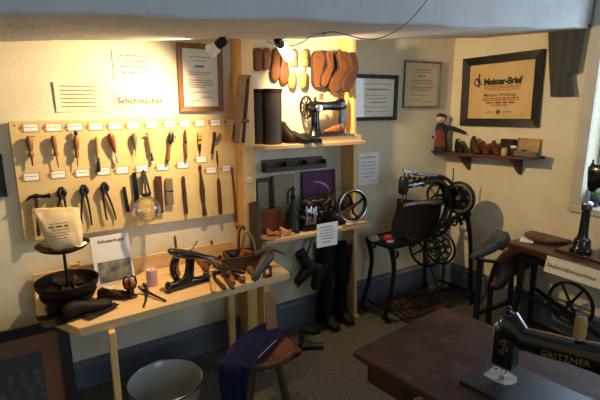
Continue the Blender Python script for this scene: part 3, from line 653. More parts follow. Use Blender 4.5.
def shoe_tree(label, px):
    y = 2.78; m = LASTM[2]
    a, b = aty(px + 1.6, 50, y), aty(px, 88.5, y)
    t = thing('shoe_tree', label, 'shoe tree', b, group='yellow shoe trees above the upper shelf')
    h0 = aty(px + 1.6, 66, y); ww = .050
    MB().ring_loft([[(h0.x + ww * s * q1 * .55, y + .02 * q2 * s, z) for q1, q2 in [(math.cos(k * PI / 6), math.sin(k * PI / 6)) for k in range(12)]] for z, s in ((h0.z, .9), (h0.z + .01, 1), (a.z - .03, .95), (a.z - .008, .8), (a.z, .4))]).build('heel_block', m, t)
    t0 = aty(px, 72, y); L = t0.z - b.z
    MB().ring_loft([[(b.x + ww * s * q1 * .62, y + .024 * q2 * s, b.z + z * L) for q1, q2 in [(math.cos(k * PI / 6), math.sin(k * PI / 6)) for k in range(12)]] for z, s in ((0, .3), (.05, .6), (.2, .85), (.5, 1), (.85, .98), (1, .8))]).build('toe_block', m, t)
    MB().tube([V((t0.x, y, t0.z - .01)), V((h0.x, y, h0.z + .01))], .0045, 8).build('spring_rod', BRIGHT, t)
    MB().bar(V((h0.x - .014, y - .02, h0.z + .052)), V((h0.x + .018, y - .02, h0.z + .050)), .004, .018, (0, 1, 0)).build('metal_plate', STEEL, t)
    MB().cyl((h0.x, y, a.z - .02), (h0.x, YW - .001, a.z - .02), .003, n=6).build('hook_nail', STEEL, t)
shoe_tree('pale yellow two piece shoe tree with a spring rod, nearer the glowing lamp', 292)
shoe_tree('pale yellow two piece shoe tree with a spring rod, beside the large brown last', 302.8)
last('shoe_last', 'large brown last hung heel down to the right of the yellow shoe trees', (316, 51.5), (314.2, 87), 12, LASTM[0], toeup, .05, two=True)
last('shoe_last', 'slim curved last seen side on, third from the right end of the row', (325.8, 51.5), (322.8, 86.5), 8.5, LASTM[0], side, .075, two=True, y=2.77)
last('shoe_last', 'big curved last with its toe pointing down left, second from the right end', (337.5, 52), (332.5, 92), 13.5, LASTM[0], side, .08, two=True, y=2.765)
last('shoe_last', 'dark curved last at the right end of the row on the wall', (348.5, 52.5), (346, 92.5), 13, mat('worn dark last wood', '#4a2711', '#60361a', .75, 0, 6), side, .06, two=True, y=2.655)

# ------------------------------------------------------------------ on the upper shelf
def shaft(label, pl, pr, pbl, y, rx, ry):
    T, U, B = aty(*pl, y), aty(*pr, y), aty(*pbl, y)
    cx = (T.x + U.x) / 2; h = T.z - S1
    t = thing('leather_shaft', label, 'boot shaft', (cx, y, S1), group='leather boot shafts on the upper shelf')
    rings = [[(cx + s * rx * math.cos(k * PI / 12), y + s * ry * math.sin(k * PI / 12), S1 + z * h) for k in range(24)] for z, s in ((0, 1.0), (.03, 1.02), (.35, .98), (.6, 1.02), (.9, 1.03), (1, 1.06))]
    inner = [[(cx + s * (rx - .004) * math.cos(k * PI / 12), y + s * (ry - .004) * math.sin(k * PI / 12), S1 + z * h) for k in range(24)] for z, s in ((1, 1.06), (.9, 1.0), (.3, .97), (.02, .97))]
    MB().ring_loft(rings + inner).build('shaft', LEATHG, t)
    MB().ring_loft([[(cx + s * (rx + .002) * 1.05 * math.cos(k * PI / 12), y + s * (ry + .002) * 1.05 * math.sin(k * PI / 12), S1 + z * h) for k in range(24)] for z, s in ((.93, 1.0), (.95, 1.02), (.995, 1.02), (1.0, .98))], caps=False).build('top_binding', LEATHD, t)
    return t
shaft('tall grey brown leather boot shaft at the front of the upper shelf', (264, 88.5), (281, 88), (265, 141), 2.685, .060, .05)
shaft('dark leather boot shaft standing by the left post, behind the front one', (255, 89), (267, 89), (256, 141), 2.765, .058, .042)

def low_shoe(name, label, cat, c, ang, L, W, H, m, z0, open_=True, heel=True, group=None, laces=None):
    t = thing(name, label, cat, (c[0], c[1], z0), R(ang), group=group)
    prof = [(0, .30, .55, .0), (.02, .55, .8, 0), (.10, .68, .95, 0), (.25, .66, .98, 0), (.42, .62, .80, 0), (.58, .78, .62, 0), (.74, .92, .50, 0), (.88, .80, .40, 0), (.97, .5, .28, 0), (1, .25, .15, 0)]
    rings = []
    for x, wv, hv, _ in prof:
        hw, hh = W / 2 * wv, H * hv
        rings.append([(x * L - L / 2, hw * math.copysign(abs(math.cos(q)) ** .7, math.cos(q)), .012 + hh * .5 + hh * .5 * math.copysign(abs(math.sin(q)) ** (.6 if math.sin(q) < 0 else 1), math.sin(q))) for q in [2 * PI * k / 16 for k in range(16)]])
    MB().ring_loft(rings).build('upper', m, t, local=True)
    out = [(x * L - L / 2, W / 2 * wv * 1.06) for x, wv, _, _ in prof]
    MB().prism(out + [(x, -y) for x, y in out[::-1]], (0, 0, .002), (1, 0, 0), (0, 1, 0), .012).build('sole', BLACKW, t, local=True)
    if open_: MB().ell((-L * .28, 0, H * .98), (L * .16, W * .24, H * .06), None, 2).build('opening', BLACKW, t, local=True)
    if laces:
        m_ = MB()
        for k in range(4): m_.tube([(L * (-.12 + .07 * k), -W * .2, H * (.9 - .13 * k)), (L * (-.10 + .07 * k), 0, H * (.98 - .13 * k)), (L * (-.09 + .07 * k), W * .2, H * (.9 - .13 * k))], .002, 6)
        m_.build('laces', laces, t, local=True)
    return t
p = on1(290, 2.69)
low_shoe('leather_shoe', 'dark brown ankle shoe right beside the boot shafts on the upper shelf', 'shoe', (p.x - .01, p.y + .02), -70, .16, .085, .14, LEATHD, S1, laces=LEATHB)
p = on1(301, 2.64)
low_shoe('leather_shoe', 'low dark shoe lying in the middle of the upper shelf', 'shoe', (p.x - .01, p.y), -50, .16, .08, .075, LEATHB, S1, laces=LEATHD)
p = on1(313, 2.62)
low_shoe('leather_shoe', 'flat dark brown slipper in front of the shelf sewing machine', 'shoe', (p.x - .02, p.y), -20, .16, .075, .06, LEATHB, S1, laces=LEATHD)

# sewing machine body: local x from needle head (0) towards the hand wheel (L), z up from the bed
def sm_parts(t, L, H, m, wheel_r, bed=(.02, .20, .012), spokes=9, bedoff=-.06, plate=True, wheel=True, head_h=.13, hs=1.0, dip=0.0, rise=0.0):
    hz = H - .045
    if bed[1]: MB().box(((bedoff + L + .03) / 2, 0, bed[2] / 2), (L + .03 - bedoff, bed[1], bed[2])).build('bed_plate', m, t, local=True, bevel=.003)
    rings = []
    def sec(x, z, w, h, ax='x', n=16):
        e = .75
        return [(x, w * math.copysign(abs(math.cos(q)) ** e, math.cos(q)), z + h * math.copysign(abs(math.sin(q)) ** e, math.sin(q))) for q in [2 * PI * k / n for k in range(n)]]
    b = bed[2]
    for x, z, w, h in ((-.024, hz - .012, .012, .030), (-.012, hz - .002, .024, .044), (.02, hz + .004, .027, .046), (.06, hz - .004, .024, .034), (L * .5, hz - .006, .024, .029), (L * .75, hz - .008, .027, .034), (L - .04, hz - .018, .033, .050), (L - .005, hz - .02, .030, .046), (L + .012, hz - .016, .018, .026)):
        rings.append(sec(x, z - (dip if x > .05 else 0) + rise * max(0, min(x, L - .05) - .07), w * hs, (h + (rise * .25 * max(0, x - .1))) * (hs * .5 + .5)))
    MB().ring_loft(rings).build('arm', m, t, local=True)
    MB().ring_loft([[(L - .035 + sx * math.cos(q), sy * math.sin(q), z) for q in [2 * PI * k / 16 for k in range(16)]] for z, sx, sy in ((b, .058, .055), (b + .015, .05, .045), (b + .05, .034, .032), (hz * .6, .031, .028), (hz - .03, .036, .032))]).build('pillar', m, t, local=True)
    MB().ring_loft([[(x, y, z) for x, y in ((-.026 * hs, -.020 * hs), (.026 * hs, -.020 * hs), (.026 * hs, .020 * hs), (-.026 * hs, .020 * hs))] for z in (hz - .012, hz - .04, hz - head_h + .02, hz - head_h)]).build('needle_head', m, t, local=True, bevel=.006)
    MB().box((-.026 * hs - .002, 0, hz - .045), (.004, .034 * hs, .095)).build('face_plate', BRIGHT, t, local=True, bevel=.003)
    m_ = MB(); m_.cyl((-.008, 0, hz - head_h + .01), (-.008, 0, b + .03), .004, n=8); m_.cyl((-.008, 0, b + .03), (-.008, 0, b + .003), .0012, n=6); m_.build('needle_bar', BRIGHT, t, local=True)
    m_ = MB(); m_.cyl((.008, 0, hz - head_h + .01), (.008, 0, b + .02), .0045, n=8); m_.box((.002, -.006, b + .010), (.018, .020, .006)); m_.build('presser_foot', BRIGHT, t, local=True, bevel=.001)
    m_ = MB(); m_.lathe([(.012, 0), (.014, .004), (.008, .008), (.006, .016), (.009, .020), (.004, .024)], (-.006, 0, hz + .002 + .042 * (hs * .5 + .5)), (0, 0, 1), 12); m_.build('tension_knob', IRON, t, local=True)
    MB().tube([(-.014, -.022, hz - .01), (-.02, -.036, hz + .012), (-.018, -.036, hz + .045)], .003, 6).build('take_up_lever', BRIGHT, t, local=True)
    if plate: MB().box((-.004, 0, b + .0015), (.09, .06, .003)).build('needle_plate', BRIGHT, t, local=True, bevel=.001)
    if wheel:
        MB().cyl((L, 0, hz - .014), (L + .05, 0, hz - .014), .014, n=12).build('wheel_shaft', STEEL, t, local=True)
        MB().wheel((L + .04, 0, hz - .014), (1, 0, 0), wheel_r, .009, .020, spokes, .0055).build('hand_wheel', m, t, local=True)
    return hz
wc = aty(306, 107.5, 2.69)
MBH = .036
t = thing('sewing_machine_block', 'long pale pine block under the sewing machine on the upper shelf', 'block', (1.9, 2.72, S1))
bx_0, bx_1 = on1(314, 2.62).x + .02, on1(362, 2.62).x
MB().box(((bx_0 + bx_1) / 2, 2.70, S1 + .02), (bx_1 - bx_0, .15, .04)).build('block', PINE, t, bevel=.003)
t = thing('sewing_machine', 'black sewing machine with spoked hand wheel on the upper shelf of the unit', 'sewing machine', (wc.x + .31, 2.69, S1 + .04), PI)
H_ = wc.z - (S1 + .04) + .06
hz = sm_parts(t, .27, H_, ENAMEL, .082, bed=(.02, .15, .012), spokes=10, bedoff=-.06)
MB().lathe([(.026, 0), (.028, .004), (.024, .010), (.008, .012)], (.225, .034, hz - .02), (0, 1, 0), 20).build('silver_medallion', BRIGHT, t, local=True)
base = V((wc.x + .31, 2.69, S1 + .04))
for dx, name, lab, m, r, h in ((.235, 'thread_spool', 'small dark thread spool on top of the shelf sewing machine', BLACKW, .012, .026), (.185, 'thread_spool', 'red thread spool on top of the shelf sewing machine', mat('red thread', '#a3361c', '#b84a26', .6), .017, .044)):
    c = base + V((-dx, 0, hz + .036 if dx < .2 else hz + .03))
    s = thing(name, lab, 'spool', c)
    MB().lathe([(r, 0), (r, .004), (r * .8, .005), (r * .8, h - .005), (r, h - .004), (r, h)], c, (0, 0, 1), 16).build('spool', m, s)
    MB().lathe([(r * .9, h), (r * .9, h + .002), (.003, h + .002), (.003, h + .008)], c, (0, 0, 1), 12).build('flange', PALEW, s)
p = atz(351, 130, S1 + .04)
def scraps(name, label, cat, c, n, s, m, seed, z):
    r = random.Random(seed); mb = MB()
    for k in range(n):
        a = r.uniform(0, 6.28); cx, cy = c[0] + r.uniform(-s, s), c[1] + r.uniform(-s, s) * .6; l, w = s * r.uniform(.5, .9), s * r.uniform(.25, .5); hz_ = z + .004 + .007 * k; cu = r.uniform(.2, .5) * l
        mb.grid(lambda u, v: (cx + math.cos(a) * (u - .5) * l * 2 - math.sin(a) * (v - .5) * w * 2 * (1 - .5 * u), cy + math.sin(a) * (u - .5) * l * 2 + math.cos(a) * (v - .5) * w * 2 * (1 - .5 * u), hz_ + cu * (2 * u - 1) ** 2 * .8 + .004 * math.sin(7 * v + k)), 8, 5, .002)
    o = mb.build(name, m); tag(o, label, cat); return o
low_shoe('child_shoe', 'tiny orange brown leather shoe under the arm of the shelf sewing machine', 'shoe', (wc.x + .19, 2.66), 150, .10, .046, .05, LEATHO, S1 + .052, group=None)
low_shoe('child_shoe', 'small red brown shoe under the needle of the shelf sewing machine', 'shoe', (wc.x + .27, 2.65), 20, .085, .042, .055, LEATHO, S1 + .052)
a = aty(351, 118, 2.72)
t = thing('leather_sole', 'orange brown leather sole propped behind the needle end of the shelf sewing machine', 'leather sole', (a.x, 2.765, S1 + .04))
MB().prism([(-.03, 0), (.03, 0), (.036, .05), (.03, .10), (.022, .15), (.0, .17), (-.022, .15), (-.026, .10), (-.036, .05)], (a.x + .005, 2.775, S1 + .04), (1, 0, 0), (0, .12, 1), .006).build('sole', LEATHO, t, bevel=.001)

# ------------------------------------------------------------------ between the shelves
A, B = aty(263, 163.5, 2.80), aty(324, 158.5, 2.80); zb = aty(263, 172.5, 2.80).z
t = thing('tool_rack', 'long dark wooden rack with open compartments fixed to the wall between the shelves', 'rack', ((A.x + B.x) / 2, YW, zb))
W2 = B.x - A.x; cx = (A.x + B.x) / 2; H2 = A.z - zb
MB().box((cx, 2.822, zb + H2 / 2 + .01), (W2, .012, H2 + .02)).build('back_board', mat('rack brown wood', '#3c2719', '#5c402b', .5, 0, 3, (.8, 9, 9), .06), t, bevel=.002)
MB().box((cx, 2.792, zb + .006), (W2, .06, .012)).build('bottom_board', mat('rack brown wood', '#3c2719', '#5c402b', .5, 0, 3, (.8, 9, 9), .06), t, bevel=.002)
MB().box((cx, 2.764, zb + H2 * .28), (W2, .010, H2 * .55)).build('front_board', mat('rack brown wood', '#3c2719', '#5c402b', .5, 0, 3, (.8, 9, 9), .06), t, bevel=.002)
for k in range(4): MB().box((A.x + .006 + (W2 - .012) * k / 3, 2.792, zb + H2 * .5), (.012, .055, H2)).build('divider', BLACKW, t, bevel=.002)
def leaning_panel(name, label, cat, px0, px1, py0, pyb, y, m, m2, th=.012, tilt=-3):
    a, b = aty(px0, py0, y), aty(px1, py0, y); h = a.z - S2 + .0
    t = thing(name, label, cat, M=Matrix.Translation(((a.x + b.x) / 2, y, S2)) @ Matrix.Rotation(R(tilt), 4, 'X'))
    w = b.x - a.x
    MB().box((0, 0, h / 2), (w, th, h)).build('board', m, t, local=True, bevel=.002)
    if m2: MB().box((0, -th / 2 - .001, h * .55), (w * .8, .002, h * .75)).build('panel', m2, t, local=True)
    return t, w, h
leaning_panel('framed_slate', 'narrow grey brown framed slate leaning nearest the left post on the lower shelf', 'slate', 257, 270, 179, 215, 2.78, DARKW, mat('grey tan slate', '#83745f', '#9c8c74', .75, 0, 8))
t, w, h = leaning_panel('framed_slate', 'wide grey brown slate leaning behind the black iron jug', 'slate', 272, 296, 176.5, 215, 2.775, mat('grey tan slate', '#83745f', '#9c8c74', .75, 0, 8), None)
MB().box((-w / 2 + .008, -.012, h / 2), (.016, .012, h)).build('edge_strip', DARKW, t, local=True)
m = MB(); word_lines(m, -.0068, -w * .3, w * .3, h * .62, .004, 3); word_lines(m, -.0068, -w * .3, w * .2, h * .5, .004, 8); m.build('printed_lettering', INKG, t, local=True)
t, w, h = leaning_panel('purple_book', 'large purple book standing upright behind the old machine with the flywheel', 'book', 304.5, 337, 172.5, 205, 2.772, mat('purple book cover', '#4b1c40', '#5e2750', .7, 0, 7), None, .018, -5)
MB().box((-w / 2 - .003, 0, h / 2), (.006, .021, h)).build('spine', mat('dark purple spine', '#2e1428'), t, local=True)
MB().tube(smooth_path([V((-.06, -.011, h * .80)), V((0, -.011, h * .78)), V((.06, -.011, h * .70)), V((.09, -.011, h * .58))]), [.002, .004, .006, .007, .008, .009, .010, .010, .009, .008, .006, .004, .002], 8, flat=(0, 1, 0)).build('cover_picture', mat('pale lilac print', '#a58b9c'), t, local=True)
MB().box((0, 0, h / 2), (w - .006, .016, h - .004)).build('pages', PAPER, t, local=True)

# black iron jug with bent spout
jc = on2(293, 2.68)
t = thing('iron_oil_can', 'black iron can with a bent spout standing on the lower shelf', 'can', (jc.x, jc.y, S2))
jh = aty(294, 186, jc.y).z - S2
MB().lathe([(.050, 0), (.054, .005), (.054, .02), (.046, .03), (.044, jh * .36), (.038, jh * .46), (.022, jh * .58), (.016, jh * .64), (.014, jh * .74)], (jc.x, jc.y, S2), (0, 0, 1), 20).build('body', IRON, t)
MB().lathe([(.014, jh * .72), (.018, jh * .74), (.018, jh * .80), (.010, jh * .82), (.007, jh * .94), (.012, jh * .96), (.004, jh)], (jc.x, jc.y, S2), (0, 0, 1), 14).build('stopper', IRON, t)
MB().tube(smooth_path([V((jc.x, jc.y, S2 + jh * .72)), V((jc.x - .006, jc.y, S2 + jh * .88)), V((jc.x - .025, jc.y - .005, S2 + jh * .95)), V((jc.x - .045, jc.y - .01, S2 + jh * .88)), V((jc.x - .047, jc.y - .01, S2 + jh * .70)), V((jc.x - .043, jc.y - .01, S2 + jh * .66))]), .0075, 8).build('spout', IRON, t)
MB().tube([(jc.x - .014, jc.y, S2 + jh * .9), (jc.x + .022, jc.y - .004, S2 + jh * .93)], .005, 8).build('cross_tap', IRON, t)

# old leather working machine with spoked flywheel
yM = 2.69
mx0, mx1 = on2(303, 2.64).x, on2(346, 2.64).x
t = thing('leather_machine', 'old black leather working machine with a steel rimmed flywheel on the lower shelf', 'machine', ((mx0 + mx1) / 2, yM, S2))
MB().box(((mx0 + mx1) / 2, yM, S2 + .018), (mx1 - mx0, .10, .036)).build('bed', IRON, t, bevel=.006)
m_ = MB(); rr = random.Random(5)
m_.box((mx0 + .06, yM, S2 + .09), (.075, .07, .13)); m_.box((mx0 + .16, yM + .01, S2 + .09), (.12, .06, .12)); m_.box((mx0 + .25, yM + .01, S2 + .10), (.07, .07, .14))
m_.build('housing', IRON, t, bevel=.012)
m_ = MB()
for k in range(30):
    c = V((mx0 + rr.uniform(.0, .28), yM + rr.uniform(-.05, .02), S2 + rr.uniform(.08, .23))); a = rr.choice([V((1, 0, 0)), V((0, 1, 0)), V((0, 0, 1)), V((.6, 0, .8))]); l = rr.uniform(.015, .05); r = rr.uniform(.008, .020)
    m_.lathe([(r * .5, -l), (r, -l * .8), (r, -l * .2), (r * .6, 0), (r * .6, l * .6), (r * 1.1, l * .7), (r * 1.1, l)], c, a, 12)
m_.build('gears', mat('tarnished brass', '#33291c', '#675a42', .45, .6, 25), t)
m_ = MB()
for k in range(5):
    x = mx0 + .02 + .020 * k; m_.tube([(x, yM - .053, S2 + .05), (x + rr.uniform(-.01, .01), yM - .06, S2 + .11), (x + .01, yM - .05, S2 + rr.uniform(.14, .19))], .0065, 8); m_.ell((x + .01, yM - .055, S2 + .10 + .02 * (k % 3)), (.011, .011, .011), None, 1)
m_.build('bright_levers', BRIGHT, t)
m_ = MB(); m_.tube([(mx0 + .18, yM - .03, S2 + .17), (mx0 + .25, yM - .045, S2 + .22), (mx0 + .29, yM - .02, S2 + .26)], .007, 8); m_.tube([(mx0 + .03, yM, S2 + .2), (mx0 + .10, yM - .02, S2 + .24), (mx0 + .19, yM - .02, S2 + .21)], .010, 8); m_.build('lever_arm', STEEL, t)
yW_ = 2.565
fw = aty(352, 205.5, yW_); fr_ = aty(352, 189, yW_).z - fw.z
ax = V((-.10, -1, 0)).normalized()
MB().cyl(V((fw.x, yW_, fw.z)) - ax * .14, V((fw.x, yW_, fw.z)) + ax * .03, .011, n=12).build('axle', STEEL, t)
MB().box((fw.x - .05, yM, fw.z - .03), (.12, .05, .05)).build('axle_bracket', IRON, t, bevel=.008)
MB().wheel(fw, ax, fr_ - .004, .010, .022, 4, .009, bent=.5).build('flywheel', IRON, t)
MB().lathe([(fr_ - .012, -.022), (fr_, -.020), (fr_, .020), (fr_ - .012, .022), (fr_ - .014, 0), (fr_ - .012, -.022)], fw, ax, 44, caps=False).build('wheel_rim', STEEL, t)
MB().torus(fw + ax * .021, ax, fr_ - .006, .0045, 44, 8).build('bright_rim_edge', BRIGHT, t)
MB().bar(fw + ax * .030 + V((-.16, .0, -.055)), fw + ax * .028 + V((.05, 0, .03)), .012, .016).build('crank_bar', STEEL, t, bevel=.002)

# leather pieces lying on the lower shelf
def flap(name, label, c, z, a, l, w, m, cu=.02, seed=0):
    def fn(u, v):
        x = (u - .5) * l; y = (v - .5) * w * (1 - .35 * u); zz = z + .003 + cu * (2 * u - 1) ** 2 * (.6 + .5 * v) + .004 * math.sin(9 * u + seed + 5 * v)
        return (c[0] + math.cos(a) * x - math.sin(a) * y, c[1] + math.sin(a) * x + math.cos(a) * y, zz)
    return tag(MB().grid(fn, 14, 6, .003).build(name, m), label, 'leather')
p = on2(271, 2.63)
flap('leather_piece', 'tan leather offcut lying at the left end of the lower shelf', (p.x, p.y), S2 + .004, .4, .19, .10, LEATHT, .016, 1)
p = on2(279, 2.66)
flap('leather_piece', 'brown crumpled leather offcut behind the tan one on the lower shelf', (p.x, p.y), S2 + .012, -.5, .17, .075, LEATHT, .03, 4)
p = on2(289, 2.63)
t = thing('leather_wedge', 'light tan folded leather wedge in front of the black iron can', 'leather', (p.x, p.y, S2))
MB().ring_loft([[(p.x - .07, p.y - .01, S2 + .001), (p.x - .06, p.y + .05, S2 + .001), (p.x - .055, p.y + .04, S2 + .065), (p.x - .065, p.y - .005, S2 + .055)], [(p.x + .05, p.y - .02, S2 + .001), (p.x + .055, p.y - .015, S2 + .001), (p.x + .055, p.y - .015, S2 + .004), (p.x + .05, p.y - .02, S2 + .004)]]).build('wedge', mat('light tan leather', '#c48a4a', '#d8a565', .6, 0, 10, bump=.1), t, bevel=.002)

# price card on the edge of the lower shelf
a, b = aty(316.5, 224.5, s2b.y - .002), aty(337, 244, s2b.y - .002)
t = thing('printed_card', 'white printed card fixed to the front edge of the lower shelf', 'card', ((a.x + b.x) / 2, (s2a.y + s2b.y) / 2 - .006, (a.z + b.z) / 2), roty=R(0))
w, h = b.x - a.x, a.z - b.z
MB().box((0, 0, 0), (w, .002, h)).build('card', PAPERW, t, local=True, smooth=False)
m = MB()
for k, (z, x0, x1, hh) in enumerate([(.84, .15, .8, .007), (.7, .2, .8, .006), (.58, .15, .85, .006), (.46, .15, .85, .005), (.34, .2, .8, .006), (.2, .25, .7, .006)]): word_lines(m, -.0015, -w / 2 + x0 * w, -w / 2 + x1 * w, -h / 2 + z * h, hh, 200 + k)
m.build('printed_lettering', INKG, t, local=True, smooth=False)
# ------------------------------------------------------------------ work bench along the back wall
ZB = .69
t = thing('work_bench', 'pale pine work bench under the tool board with a low back board', 'bench', (.65, 2.5, 0))
l_, lc_, r_ = atz(36, 311, ZB), atz(79, 328.5, ZB), atz(289.5, 272, ZB)
def bz(p): return (p.x, p.y)
out = [bz(l_), bz(lc_), bz(r_), (r_.x + .012, 2.645), (1.165, 2.65), (1.165, 2.79), (l_.x, 2.79)]
MB().prism(out, (0, 0, ZB - .048), (1, 0, 0), (0, 1, 0), .048).build('bench_top', PINE, t, bevel=.004)
MB().box(((l_.x + 1.16) / 2, 2.805, ZB + .025), (1.16 - l_.x, .022, .145)).build('back_board', PINE, t, bevel=.003)
MB().box(((l_.x + 1.16) / 2, 2.76, ZB - .085), (1.1 - l_.x, .03, .075)).build('rail', PINE, t, bevel=.003)
lt, lb = atz(109, 336, ZB - .05), aty(117, 397, 2.27)
fl = lt + (lb - lt) * ((lt.z) / (lt.z - lb.z))
def leg(x, y, w=.045, d=.045): MB().box((x, y, (ZB - .048) / 2), (w, d, ZB - .048)).build('leg', PINEV, t, bevel=.003)
g = aty(110.5, 345, lt.y + .03)
leg(g.x + .012, lt.y + .045, .030, .05); g2 = aty(263, 300, 2.42); leg(g2.x, 2.42, .04, .10); leg(.03, 2.74); leg(1.1, 2.74)
MB().cyl((1.0, 2.797, ZB + .105), (1.0, 2.79, ZB + .125), .010, .008, 10).build('peg', OAKX, t)

# tiered bowl stand with leather scraps
bc = V((.105, 2.50, ZB))
t = thing('bowl_stand', 'dark two tier bowl stand at the left end of the work bench', 'stand', bc)
zt_ = aty(65, 246, bc.y).z; zl_ = aty(68, 284, bc.y).z
rt_ = (aty(93, 240, bc.y).x - aty(37, 246, bc.y).x) / 2; rl_ = (aty(102, 275, bc.y).x - aty(36.5, 284, bc.y).x) / 2
MB().lathe([(.115, 0), (.118, .008), (.105, .014), (.03, .022), (.016, .04), (.010, .06), (.0075, .1), (.0075, zt_ - ZB - .005), (.014, zt_ - ZB), (.008, zt_ - ZB + .006)], bc, (0, 0, 1), 20).build('stem', IRON, t)
MB().shell([(.014, -.026), (rt_ * .55, -.022), (rt_ * .86, -.006), (rt_, .014)], bc + V((0, 0, zt_ - ZB)), (0, 0, 1), 32, .004).build('upper_bowl', RUST, t)
MB().shell([(.014, -.055), (rl_ * .6, -.05), (rl_ * .86, -.028), (rl_ * .97, .0), (rl_, .026)], bc + V((0, 0, zl_ - ZB)), (0, 0, 1), 32, .005).build('lower_bowl', LEATHD, t)
MB().shell([(.03, .028), (.09, .032), (.125, .05), (.135, .075)], bc, (0, 0, 1), 32, .005).build('base_bowl', LEATHD, t)
r0 = random.Random(3)
for k in range(7):
    a = k * .9; rr_ = rl_ * .55
    c = (bc.x + rr_ * math.cos(a), bc.y + rr_ * math.sin(a)); z = zl_ - .032 + .006 * (k % 3)
    flap('leather_scrap', ['dark leather scrap curling in the lower bowl of the stand'][0], c, z, a * 1.7, .11, .06, LEATHD if k % 3 else DARKW, .018, k)['group'] = 'leather scraps in the lower bowl'
low_shoe('leather_shoe_upper', 'dark brown pointed leather upper lying under the bowl stand on the bench corner', 'shoe upper', (atz(92, 314, ZB).x - .01, atz(92, 314, ZB).y + .02), 18, .24, .095, .075, LEATHD, ZB, open_=True)
p = atz(58, 312, ZB)
low_shoe('leather_shoe_upper', 'black leather upper under the left side of the bowl stand', 'shoe upper', (p.x + .02, p.y + .04), 60, .20, .09, .06, LEATHB, ZB)
p = atz(70, 318, ZB)
flap('leather_piece', 'flat dark leather piece lying on the bench corner below the bowl stand', (p.x + .0, p.y + .02), ZB + .001, .25, .26, .15, LEATHD, .012, 2)
p = atz(103, 314, ZB); flap('leather_piece', 'dark leather sole with stitched edge at the front of the bench by the bowl stand', (p.x, p.y + .015), ZB + .004, .45, .17, .06, LEATHD, .014, 5)

# canvas bag on the upper bowl
gb = aty(57, 236, 2.50)
t = thing('canvas_bag', 'beige canvas bag with faded print lying on the upper bowl', 'bag', (gb.x, gb.y, zt_ + .004))
TL, TR, BL, BR = aty(31.5, 209, 2.53), aty(79, 205, 2.53), aty(52, 240, 2.49), aty(79, 233, 2.49)
zb_ = zt_ - .008
TLz, TRz = TL.z, TR.z
rings = []
for k, (f, dep, pu) in enumerate([(0, .060, .0), (.05, .085, .008), (.18, .098, .010), (.32, .092, .014), (.46, .085, .008), (.6, .072, .010), (.72, .06, .002), (.82, .045, .004), (.93, .022, 0), (1, .014, .002)]):
    a = BL.lerp(TL, f); b = BR.lerp(TR, f); a.z = zb_ + (TLz - zb_) * f; b.z = zb_ + (TRz - zb_) * f
    c = (a + b) / 2; hw = (b - a).length / 2 + pu; ring = []
    for q in [2 * PI * i / 28 for i in range(28)]:
        s = math.copysign(abs(math.cos(q)) ** .6, math.cos(q)); cc_ = math.copysign(abs(math.sin(q)) ** .7, math.sin(q))
        nz = .022 * mnoise.noise(V((math.cos(q) * 2.6, f * 4.5, 2.1 + math.sin(q) * 2)))
        ring.append(V((c.x + s * hw, c.y - .01 + cc_ * (dep + nz) * .5, c.z + (b.z - a.z) / 2 * s + (.008 * math.sin(s * 5 + 1.2) + .005 * math.sin(s * 11)) * (1 if f > .5 else .3))))
    rings.append(ring)
bag = MB().ring_loft(rings).build('bag_body', CANVAS, t, sub=1)
m = MB(); yb = min(v.y for r_q in rings[2:6] for v in r_q) - .002
cx = (TL.x + TR.x) / 2 + .004; zc_ = zb_ + (TLz - zb_) * .48
for k, (dz, hw, hh) in enumerate([(.042, .045, .004), (.027, .05, .009), (.010, .038, .004), (-.004, .04, .004), (-.018, .04, .004), (-.034, .03, .004)]): word_lines(m, yb + abs(dz) * .2, cx - hw, cx + hw, zc_ + dz, hh, 300 + k)
m.build('faded_print', INKG, t)
MB().tube(smooth_path([TL + V((.01, -.012, -.012)), TL + V((-.004, -.016, -.03)), TL + V((.008, -.02, -.05)), TL + V((.0, -.022, -.07))]), .002, 6).build('drawstring', CANVAS, t)
p = aty(83, 237, 2.46); 
o = flap('paper_slip', 'small white paper slip on the rim of the upper bowl beside the canvas bag', (bc.x + rt_ * .62, bc.y - rt_ * .25), zt_ + .001, .5, .07, .05, PAPERW, .003, 1); o['category'] = 'paper'

# leaning booklet
yk = 2.66
A, B, C = aty(88.5, 236, 2.70), aty(128, 229, 2.70), aty(101, 287, 2.62)
bk_w = B.x - A.x + .0; M = Matrix.Translation((aty(117, 284, 2.66).x, 2.665, ZB + .001)) @ Matrix.Rotation(R(4), 4, 'Z') @ Matrix.Rotation(R(-17), 4, 'X')
bk_h = .29
t = thing('booklet', 'pale booklet with a dark photograph leaning on the bench behind the pliers', 'booklet', M=M)
MB().box((0, 0, bk_h / 2), (bk_w, .006, bk_h)).build('cover', mat('pale grey lilac cover', '#c9c6c4', '#d8d5d0', .5, 0, 5), t, local=True, smooth=False)
MB().box((.004, -.0034, bk_h * .27), (bk_w * .86, .001, bk_h * .42)).build('cover_photograph', mat('dark photograph', '#2c2c2e', '#8f8a78', .5, 0, 16, contrast=.4), t, local=True, smooth=False)
lettering(t, 'Schusterkugel', INK, Matrix.Translation((.004, -.0036, bk_h * .88)) @ FACE, .026, bold=.0004)
p = atz(75.5, 272, ZB)
t = thing('wooden_block', 'small pale wooden block set on the bench back board behind the bowl stand', 'block', (aty(75, 268, 2.80).x, 2.80, ZB + .0975))
c = V((aty(75, 268, 2.80).x, 2.80, ZB + .0975)); MB().box(c + V((0, -.01, .014)), (.045, .05, .028)).build('block', PINE, t, bevel=.002); MB().box(c + V((0, -.012, .031)), (.055, .056, .006)).build('lid', PINE, t, bevel=.001)

